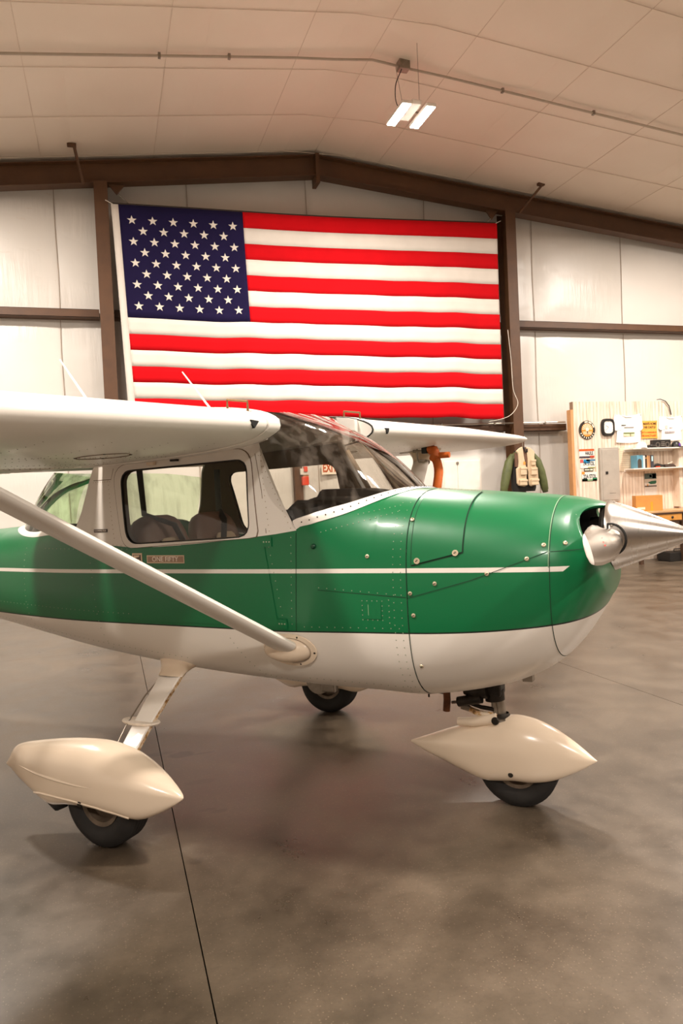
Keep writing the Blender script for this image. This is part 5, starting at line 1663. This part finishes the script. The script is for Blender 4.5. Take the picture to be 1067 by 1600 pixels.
shirt(8.97, 2.385, 0.60, 0.50, 'white t-shirt with small airplane print pinned beside the clock', [(-0.27, -0.12, 0.10, 0.125, rgb(70, 62, 58), 'print_dark'), (-0.18, 0.16, 0.02, 0.04, rgb(120, 110, 104), 'print_grey'), (-0.20, 0.18, -0.20, -0.15, rgb(120, 128, 84), 'print_green'), (-0.20, 0.18, -0.28, -0.21, rgb(232, 214, 170), 'print_sand'), (0.02, 0.045, -0.29, -0.20, rgb(96, 70, 52), 'print_brown')])
shirt(9.91, 2.375, 0.52, 0.44, 'white t-shirt with faint pink print at the right edge', [(-0.28, -0.20, -0.02, 0.10, rgb(226, 190, 180), 'print_pink'), (-0.10, 0.02, 0.0, 0.03, rgb(200, 180, 176), 'print_mauve'), (-0.30, 0.10, -0.20, -0.13, rgb(176, 166, 166), 'print_silver')])
# castle sign
cs = empty('tin_sign', (9.42, F - 0.006, 2.355), label='orange tin sign about a hangar being a sanctuary, between the t-shirts', category='sign')
pts = [(-0.165, 0.165), (-0.14, 0.16), (0.16, 0.16), (0.19, 0.165), (0.18, 0.10), (0.18, -0.10), (0.19, -0.165), (0.16, -0.16), (-0.14, -0.16), (-0.165, -0.165), (-0.155, -0.10), (-0.155, 0.10)]
MB().prism(pts, -0.006, 0.0).build('board', plain('sign_amber', rgb(232, 168, 72), 0.5, 0, 0, 0.12, 10), cs, smooth=False)
for i, (b, zz, sz, c) in enumerate((("A MAN'S HOME", 0.105, 0.056, 'sign_text_brown'), ('IS HIS CASTLE', 0.042, 0.056, 'sign_text_brown'), ('BUT A HANGAR IS', -0.052, 0.046, 'sign_text_orange'), ('HIS SANCTUARY', -0.112, 0.05, 'sign_text_orange'))):
    text('lettering', b, sz, (0, -0.0075, zz), plain(c, rgb(70, 40, 20) if 'brown' in c else rgb(196, 84, 14), 0.5), cs, sx=0.86, bold=0.0012)

# hanging cord over the partition top
t = MB().tube([(9.62, F - 0.01, 2.90), (9.70, F - 0.015, 2.905), (9.80, F - 0.02, 2.87), (9.88, F - 0.02, 2.78), (9.92, F - 0.02, 2.62)], [0.006, 0.007, 0.008, 0.009, 0.010], 8).build('black_cable', BLACKP)
tag(t, 'black cable arching over the top of the partition', 'cable')

# shelves
SHW = plain('white_shelf_board', rgb(240, 230, 218), 0.5)
def shelf(z, label, x0=8.86, x1=11.6):
    t = empty('wall_shelf', (x0, F, z), label=label, category='shelf', group='white wall shelves')
    MB().box(0, x1 - x0, -0.26, 0, -0.02, 0.0).build('board', SHW, t, smooth=False, bevel=0.003)
    MB().box(0, x1 - x0, -0.018, 0, -0.05, -0.02).build('cleat', SHW, t, smooth=False)
    return t
S1, S2 = 2.012, 1.655
shelf(S1, 'upper white wall shelf carrying caps and radio'); shelf(S2, 'lower white wall shelf carrying books')
def cap(x, y, z, mat, brim, label, rz=0.0, patch=None):
    t = empty('baseball_cap', (x, y, z), rz, label=label, category='cap', group='caps on the upper shelf')
    rows = []
    for i in range(7):
        e = math.pi / 2 * i / 6
        rows.append([Vector((math.cos(a) * 0.085 * math.cos(e) ** 0.8, math.sin(a) * 0.095 * math.cos(e) ** 0.8, 0.012 + 0.105 * math.sin(e))) for a in [2 * math.pi * k / 20 for k in range(20)]])
    rows.insert(0, [Vector((p.x, p.y, 0.0)) for p in rows[0]])
    MB().grid(rows, close_u=True).build('crown', mat, t)
    br = []
    for k in range(9):
        a = math.radians(-70 + 140 * k / 8)
        br.append([Vector((math.cos(a) * 0.08, math.sin(a) * 0.09, 0.014)), Vector((math.cos(a) * 0.16, math.sin(a) * 0.10, 0.010 - 0.01 * abs(math.sin(a))))])
    MB().grid(br).build('brim', brim, t, solid=0.004)
    if patch: MB().grid([[Vector((0.086 * math.cos(a) * g, 0.096 * math.sin(a) * g, h)) for h, g in ((0.02, 1.01), (0.07, 0.90))] for a in [math.radians(-35 + 70 * k / 6) for k in range(7)]]).build('patch', patch, t)
    return t
cap(9.13, F - 0.15, S1, SHIRT, SHIRT, 'white cap at the left end of the upper shelf', math.radians(-120))
bc = empty('black_pouch', (9.30, F - 0.2, S1), label='small black pouch beside the white cap', category='pouch')
MB().prism([(-0.06, 0.0), (0.06, 0.0), (0.068, 0.04), (0.045, 0.062), (-0.045, 0.058), (-0.066, 0.03)], -0.05, 0.05).build('body', BLACKP, bc, bevel=0.01)
MB().box(-0.05, 0.05, -0.053, -0.049, 0.03, 0.036).build('zip', STEEL, bc, smooth=False)
rd = empty('portable_radio', (9.57, F - 0.12, S1), label='black portable radio with twin speakers on the upper shelf', category='radio')
MB().box(-0.19, 0.19, -0.05, 0.05, 0.0, 0.145).build('case', BLACKP, rd, smooth=False, bevel=0.01)
for xx in (-0.10, 0.11):
    MB().lathe([(0.0, 0.05), (0.004, 0.048), (0.002, 0.04), (-0.004, 0.01), (-0.004, 0.0)], (xx, -0.05, 0.055), (0, -1, 0), 24).build('speaker_ring', plain('radio_grey', rgb(92, 84, 76), 0.4), rd)
for i in range(3): MB().box(-0.03, 0.05, -0.0535, -0.049, 0.04 + 0.03 * i, 0.046 + 0.03 * i).build('dial_line', plain('radio_silver', rgb(170, 160, 148), 0.4), rd, smooth=False)
cap(9.885, F - 0.15, S1, BLACKP, BLACKP, 'black cap with purple and orange patch beside the radio', math.radians(-60), plain('purple_patch', rgb(96, 56, 150), 0.6))
# books
bx = 8.985
for (w, h, d, c, nm, lab) in ((0.13, 0.235, 0.17, rgb(96, 150, 172), 'book_blue', 'thick light blue book with dark arch, leftmost on the lower shelf'), (0.045, 0.225, 0.16, rgb(226, 220, 212), 'book_white', 'white book beside the blue one'), (0.045, 0.235, 0.15, rgb(60, 42, 32), 'book_brown', 'dark brown book in the row on the lower shelf'), (0.04, 0.225, 0.15, rgb(190, 140, 92), 'book_tan', 'tan book in the row on the lower shelf'), (0.03, 0.225, 0.15, rgb(166, 120, 84), 'book_caramel', 'thin caramel book in the row on the lower shelf'), (0.06, 0.23, 0.16, rgb(58, 56, 62), 'book_slate', 'slate grey book with pale spine label, rightmost of the row')):
    t = empty('book', (bx + w / 2, F - 0.03, S2), label=lab, category='book', group='books on the lower shelf')
    MB().box(-w / 2, w / 2, -d, 0, 0, h).build('cover', plain(nm, c, 0.5), t, smooth=False, bevel=0.003)
    MB().box(-w / 2 + 0.004, w / 2 - 0.004, -d + 0.01, 0.002, h - 0.001, h + 0.001).build('pages', SGN, t, smooth=False)
    if nm == 'book_blue':
        a = [(-0.055, 0.004), (0.03, 0.004), (0.03, 0.12)] + [(-0.0125 + 0.0425 * math.cos(q), 0.12 + 0.05 * math.sin(q)) for q in [math.pi * k / 10 for k in range(1, 10)]] + [(-0.055, 0.12)]
        MB().prism(a, -d - 0.003, -d + 0.002).build('cover_arch', plain('book_arch', rgb(70, 62, 52), 0.6), t, smooth=False)
    if nm == 'book_slate': MB().box(-0.018, 0.016, -d - 0.002, -d + 0.002, 0.12, 0.21).build('spine_label', plain('pale_blue_label', rgb(176, 206, 210), 0.5), t, smooth=False)
    if nm == 'book_brown': MB().box(-0.016, 0.016, -d - 0.002, -d + 0.002, 0.17, 0.19).build('spine_label', plain('gold_label', rgb(180, 140, 84), 0.5), t, smooth=False)
    bx += w + 0.003
rg = empty('folded_headset', (9.58, F - 0.13, S2), label='dark folded headset lying right of the books', category='headset')
MB().tube([(-0.20, 0, 0.04), (-0.12, -0.02, 0.045), (0.0, 0.0, 0.035), (0.12, 0.02, 0.03)], [0.028, 0.035, 0.022, 0.015], 10).build('band', BLACKP, rg)
MB().tube([(0.05, 0, 0.03), (0.22, -0.02, 0.035), (0.30, 0.0, 0.012)], [0.03, 0.03, 0.012], 10).build('ear_cup', plain('dark_umber', rgb(62, 46, 36), 0.6), rg)
MB().tube([(-0.18, -0.05, 0.012), (-0.10, -0.06, 0.014)], 0.012, 8).build('red_grip', RED, rg)
MB().tube([(0.10, -0.03, 0.06), (0.20, -0.04, 0.10)], 0.006, 6).build('boom', SGN, rg)
t = MB().tube([(9.95, F - 0.24, S2 - 0.03), (9.93, F - 0.25, S2 - 0.10), (10.0, F - 0.26, S2 - 0.13), (10.1, F - 0.26, S2 - 0.05), (10.2, F - 0.26, S2 - 0.12)], 0.004, 6).build('dangling_wire', BLACKP)
tag(t, 'thin dark wire dangling below the lower shelf', 'wire')

# calendar poster
po = empty('wall_calendar', (9.42, F, 0.98), label='calendar with a photo of a green car over pale sheets', category='calendar')
MB().box(-0.13, 0.13, -0.008, 0, 0.0, 0.58).build('sheet', plain('calendar_paper', rgb(214, 204, 194), 0.6), po, smooth=False)
for (a, b, c, d, col, nm) in ((-0.13, 0.13, 0.48, 0.58, rgb(60, 74, 66), 'cal_dark_green'), (-0.02, 0.03, 0.51, 0.55, rgb(176, 76, 64), 'cal_red'), (0.04, 0.12, 0.49, 0.57, rgb(190, 190, 186), 'cal_grey'), (-0.13, 0.13, 0.41, 0.48, rgb(186, 172, 156), 'cal_sand'), (-0.13, 0.13, 0.335, 0.36, rgb(104, 88, 78), 'cal_brown'), (-0.08, -0.055, 0.34, 0.385, rgb(228, 156, 70), 'cal_orange')):
    MB().box(a, b, -0.011, -0.007, c, d).build('printed_patch', plain(nm, col, 0.5), po, smooth=False)
MB().prism([(-0.06, 0.42), (0.0, 0.385), (0.10, 0.39), (0.125, 0.41), (0.12, 0.445), (0.02, 0.44)], -0.013, -0.008).build('printed_car', plain('cal_car_green', rgb(28, 88, 58), 0.4), po, smooth=False)
pt_ = MB().box(9.52, 9.58, F - 0.02, F, 0.93, 0.98).build('blue_tag', plain('purple_blue_tag', rgb(70, 62, 160), 0.5), smooth=False, bevel=0.004)
tag(pt_, 'small purple-blue tag beside the calendar', 'tag')

# workbench
DZ = 0.90
wbn = empty('workbench', (9.9, 10.7, 0.0), label='wooden workbench with orange drawers under the shelves', category='workbench')
WOODT = plain('worn_bench_top', rgb(198, 156, 112), 0.5, 0, 0, 0.15, 4)
DKW = plain('dark_bench_wood', rgb(70, 46, 28), 0.6, 0, 0, 0.2, 6)
OAK = plain('orange_drawer_oak', rgb(206, 142, 66), 0.5, 0, 0, 0.12, 5)
MB().box(-1.35, 1.9, -0.32, 0.38, DZ - 0.035, DZ).build('bench_top', WOODT, wbn, smooth=False, bevel=0.004)
MB().box(-1.35, 1.9, -0.325, -0.30, DZ - 0.06, DZ - 0.036).build('top_edge', DKW, wbn, smooth=False)
for i in range(4):
    xa = -1.0 + 0.62 * i
    dr = MB().box(xa, xa + 0.56, -0.315, 0.2, DZ - 0.175, DZ - 0.065).build('drawer', OAK, wbn, smooth=False, bevel=0.006)
    MB().lathe([(0, 0.02), (0.012, 0.022), (0.02, 0.012), (0.02, 0)], (xa + 0.35, -0.315, DZ - 0.12), (0, -1, 0), 14).build('knob', BLACKP, dr)
for xx in (-1.30, -0.42, 0.2, 1.8):
    for yy in (-0.28, 0.30): MB().box(xx, xx + 0.06, yy, yy + 0.06, 0, DZ - 0.036).build('leg', DKW, wbn, smooth=False)
MB().box(-1.3, 1.85, -0.29, -0.24, DZ - 0.20, DZ - 0.176).build('rail', DKW, wbn, smooth=False)
# cardboard box on the bench
CARD = plain('cardboard', rgb(200, 138, 66), 0.75, 0, 0, 0.06, 6)
cbx = empty('cardboard_box', (9.02, 10.72, DZ), math.radians(-28), label='cardboard box standing on the workbench under the calendar', category='box')
MB().box(-0.22, 0.22, -0.16, 0.16, 0.0, 0.27).build('carton', CARD, cbx, smooth=False, bevel=0.003)
MB().box(-0.20, -0.07, -0.163, -0.159, 0.03, 0.07).build('shipping_label', SGN, cbx, smooth=False)
MB().box(0.02, 0.06, -0.162, -0.159, 0.0, 0.16).build('packing_tape', plain('amber_tape', rgb(224, 152, 52), 0.3), cbx, smooth=False)
MB().box(-0.221, 0.221, -0.004, 0.004, 0.268, 0.273).build('flap_gap', plain('card_gap_brown', rgb(140, 92, 44), 0.8), cbx, smooth=False)  # darker brown line along the joint of the flaps
# low black box below the bench and a stool
bn = empty('low_black_box', (9.55, 10.62, 0.0), label='low black box on the floor under the workbench', category='tool case')
MB().box(-0.30, 0.26, -0.16, 0.16, 0.0, 0.16).build('case', BLACKP, bn, smooth=False, bevel=0.012); MB().tube([(-0.08, 0, 0.16), (-0.08, 0, 0.20), (0.08, 0, 0.20), (0.08, 0, 0.16)], 0.01, 6).build('handle', BLACKP, bn)
so_ = empty('shop_stool', (10.12, 10.05, 0.0), label='dark wooden stool in front of the workbench at the right edge', category='stool')
MB().lathe([(0.0, 0.0), (0.0, 0.16), (0.03, 0.165), (0.035, 0.0)], (0, 0, 0.60), (0, 0, 1), 28).build('seat', DKW, so_)
for a in (45, 135, 225, 315):
    c, s_ = math.cos(math.radians(a)), math.sin(math.radians(a))
    MB().tube([(c * 0.11, s_ * 0.11, 0.605), (c * 0.19, s_ * 0.19, 0.0)], [0.016, 0.013], 8).build('leg', DKW, so_)
for i in range(4):
    a, b = math.radians(45 + 90 * i), math.radians(135 + 90 * i)
    MB().tube([(math.cos(a) * 0.165, math.sin(a) * 0.165, 0.2), (math.cos(b) * 0.165, math.sin(b) * 0.165, 0.2)], 0.009, 6).build('stretcher', DKW, so_)

# ================================================================== JACKET AND VEST hanging by the column
OLIVE = plain('olive_nylon', rgb(86, 92, 52), 0.6, 0, 0, 0.2, 14, 0.3)
KHAKI = plain('khaki_cotton', rgb(206, 182, 150), 0.8, 0, 0, 0.08, 10, 0.2)
LINING = plain('black_lining', rgb(30, 25, 22), 0.8)
BRLIN = plain('brown_mesh_lining', rgb(104, 74, 56), 0.8)
def blob(rows_spec, mat, name, parent, n=24, p=0.75):
    """stacked flattened ovals: (z, cx, cy, half width, half depth)"""
    rows = []
    for (z, cx, cy, a, b) in rows_spec:
        rows.append([Vector((cx + math.copysign(abs(math.cos(q)) ** p, math.cos(q)) * a, cy + math.copysign(abs(math.sin(q)) ** p, math.sin(q)) * b, z)) for q in [2 * math.pi * k / n for k in range(n)]])
    mb = MB().grid(rows, close_u=True)
    mb.f.append(tuple(range(n))); mb.m.append(0); m = len(mb.v); mb.f.append(tuple(m - n + k for k in range(n))); mb.m.append(0)
    return mb.build(name, mat, parent, angle=60)
JX, JY = 6.75, 10.98
jk = empty('bomber_jacket', (JX, JY, 1.30), label='olive green jacket hanging under a khaki vest beside the column', category='jacket')
blob([(0.04, 0.0, 0.04, 0.21, 0.06), (0.10, 0.0, 0.04, 0.23, 0.07), (0.35, 0.0, 0.04, 0.235, 0.075), (0.60, 0.0, 0.04, 0.22, 0.07), (0.72, 0.0, 0.04, 0.16, 0.05), (0.79, 0.0, 0.04, 0.07, 0.04)], LINING, 'torso', jk)
for s in (-1, 1):
    MB().tube([(s * 0.19, 0.04, 0.66), (s * 0.27, 0.03, 0.54), (s * 0.33, 0.02, 0.36), (s * 0.375, 0.02, 0.18), (s * 0.40, 0.02, 0.06), (s * 0.405, 0.02, 0.035)], [0.05, 0.075, 0.078, 0.072, 0.060, 0.045], 14).build('sleeve', OLIVE, jk)
    MB().tube([(s * 0.400, 0.02, 0.05), (s * 0.408, 0.02, 0.01)], [0.05, 0.045], 14).build('cuff', plain('knit_cuff', rgb(62, 64, 40), 0.9), jk)
    blob([(0.60, s * 0.17, 0.03, 0.06, 0.07), (0.68, s * 0.13, 0.03, 0.07, 0.06), (0.76, s * 0.06, 0.035, 0.04, 0.04)], OLIVE, 'shoulder', jk)
MB().tube([(0, 0.03, 0.79), (0, 0.03, 0.86), (0.02, 0.05, 0.885), (0.02, 0.195, 0.89)], 0.006, 6).build('hanger_hook', STEEL, jk)
vt = empty('utility_vest', (JX, JY - 0.075, 1.42), label='khaki utility vest with many pockets hung over the olive jacket', category='vest')
for s, pl_ in ((-1, [(-0.20, 0.06), (-0.17, 0.02), (-0.06, 0.00), (-0.015, 0.02), (-0.02, 0.35), (-0.045, 0.47), (-0.075, 0.675), (-0.13, 0.655), (-0.20, 0.60), (-0.165, 0.56), (-0.155, 0.42), (-0.165, 0.33), (-0.205, 0.31)]),
               (1, [(0.03, 0.03), (0.06, 0.0), (0.20, 0.03), (0.215, 0.10), (0.205, 0.28), (0.17, 0.36), (0.145, 0.50), (0.16, 0.585), (0.07, 0.655), (0.0, 0.67), (0.02, 0.46), (0.015, 0.33)])):
    o = MB().prism(pl_, -0.02, 0.02).build('vest_front', KHAKI, vt, smooth=True, angle=30, bevel=0.012)
for (x, z, w, h) in ((-0.085, 0.26, 0.115, 0.13), (-0.095, 0.07, 0.14, 0.10), (0.11, 0.40, 0.08, 0.095), (0.115, 0.25, 0.115, 0.12), (0.125, 0.07, 0.14, 0.10)):
    pk = MB().box(x - w / 2, x + w / 2, -0.055, -0.018, z - h / 2, z + h / 2).build('pocket', KHAKI, vt, smooth=False, bevel=0.012)
    MB().box(x - w / 2 - 0.004, x + w / 2 + 0.004, -0.062, -0.02, z + h / 2 - 0.035, z + h / 2 + 0.004).build('pocket_flap', KHAKI, pk, smooth=False, bevel=0.008)
MB().prism([(-0.06, 0.64), (0.0, 0.66), (0.03, 0.58), (0.005, 0.34), (-0.03, 0.47)], 0.0, 0.03).build('neck_lining', BRLIN, vt, smooth=False)
MB().prism([(-0.165, 0.55), (-0.21, 0.58), (-0.215, 0.34), (-0.17, 0.33)], 0.0, 0.03).build('armhole_lining', BRLIN, vt, smooth=False)
MB().tube([(-0.05, -0.005, 0.66), (-0.02, -0.012, 0.58), (0.01, -0.012, 0.58), (0.02, -0.005, 0.66)], 0.014, 8).build('collar', LINING, vt)
MB().prism([(-0.075, 0.375), (-0.035, 0.37), (-0.035, 0.41), (-0.055, 0.43), (-0.075, 0.41)], -0.026, -0.018).build('orange_patch', plain('vest_orange_patch', rgb(226, 150, 66), 0.6), vt, smooth=False)
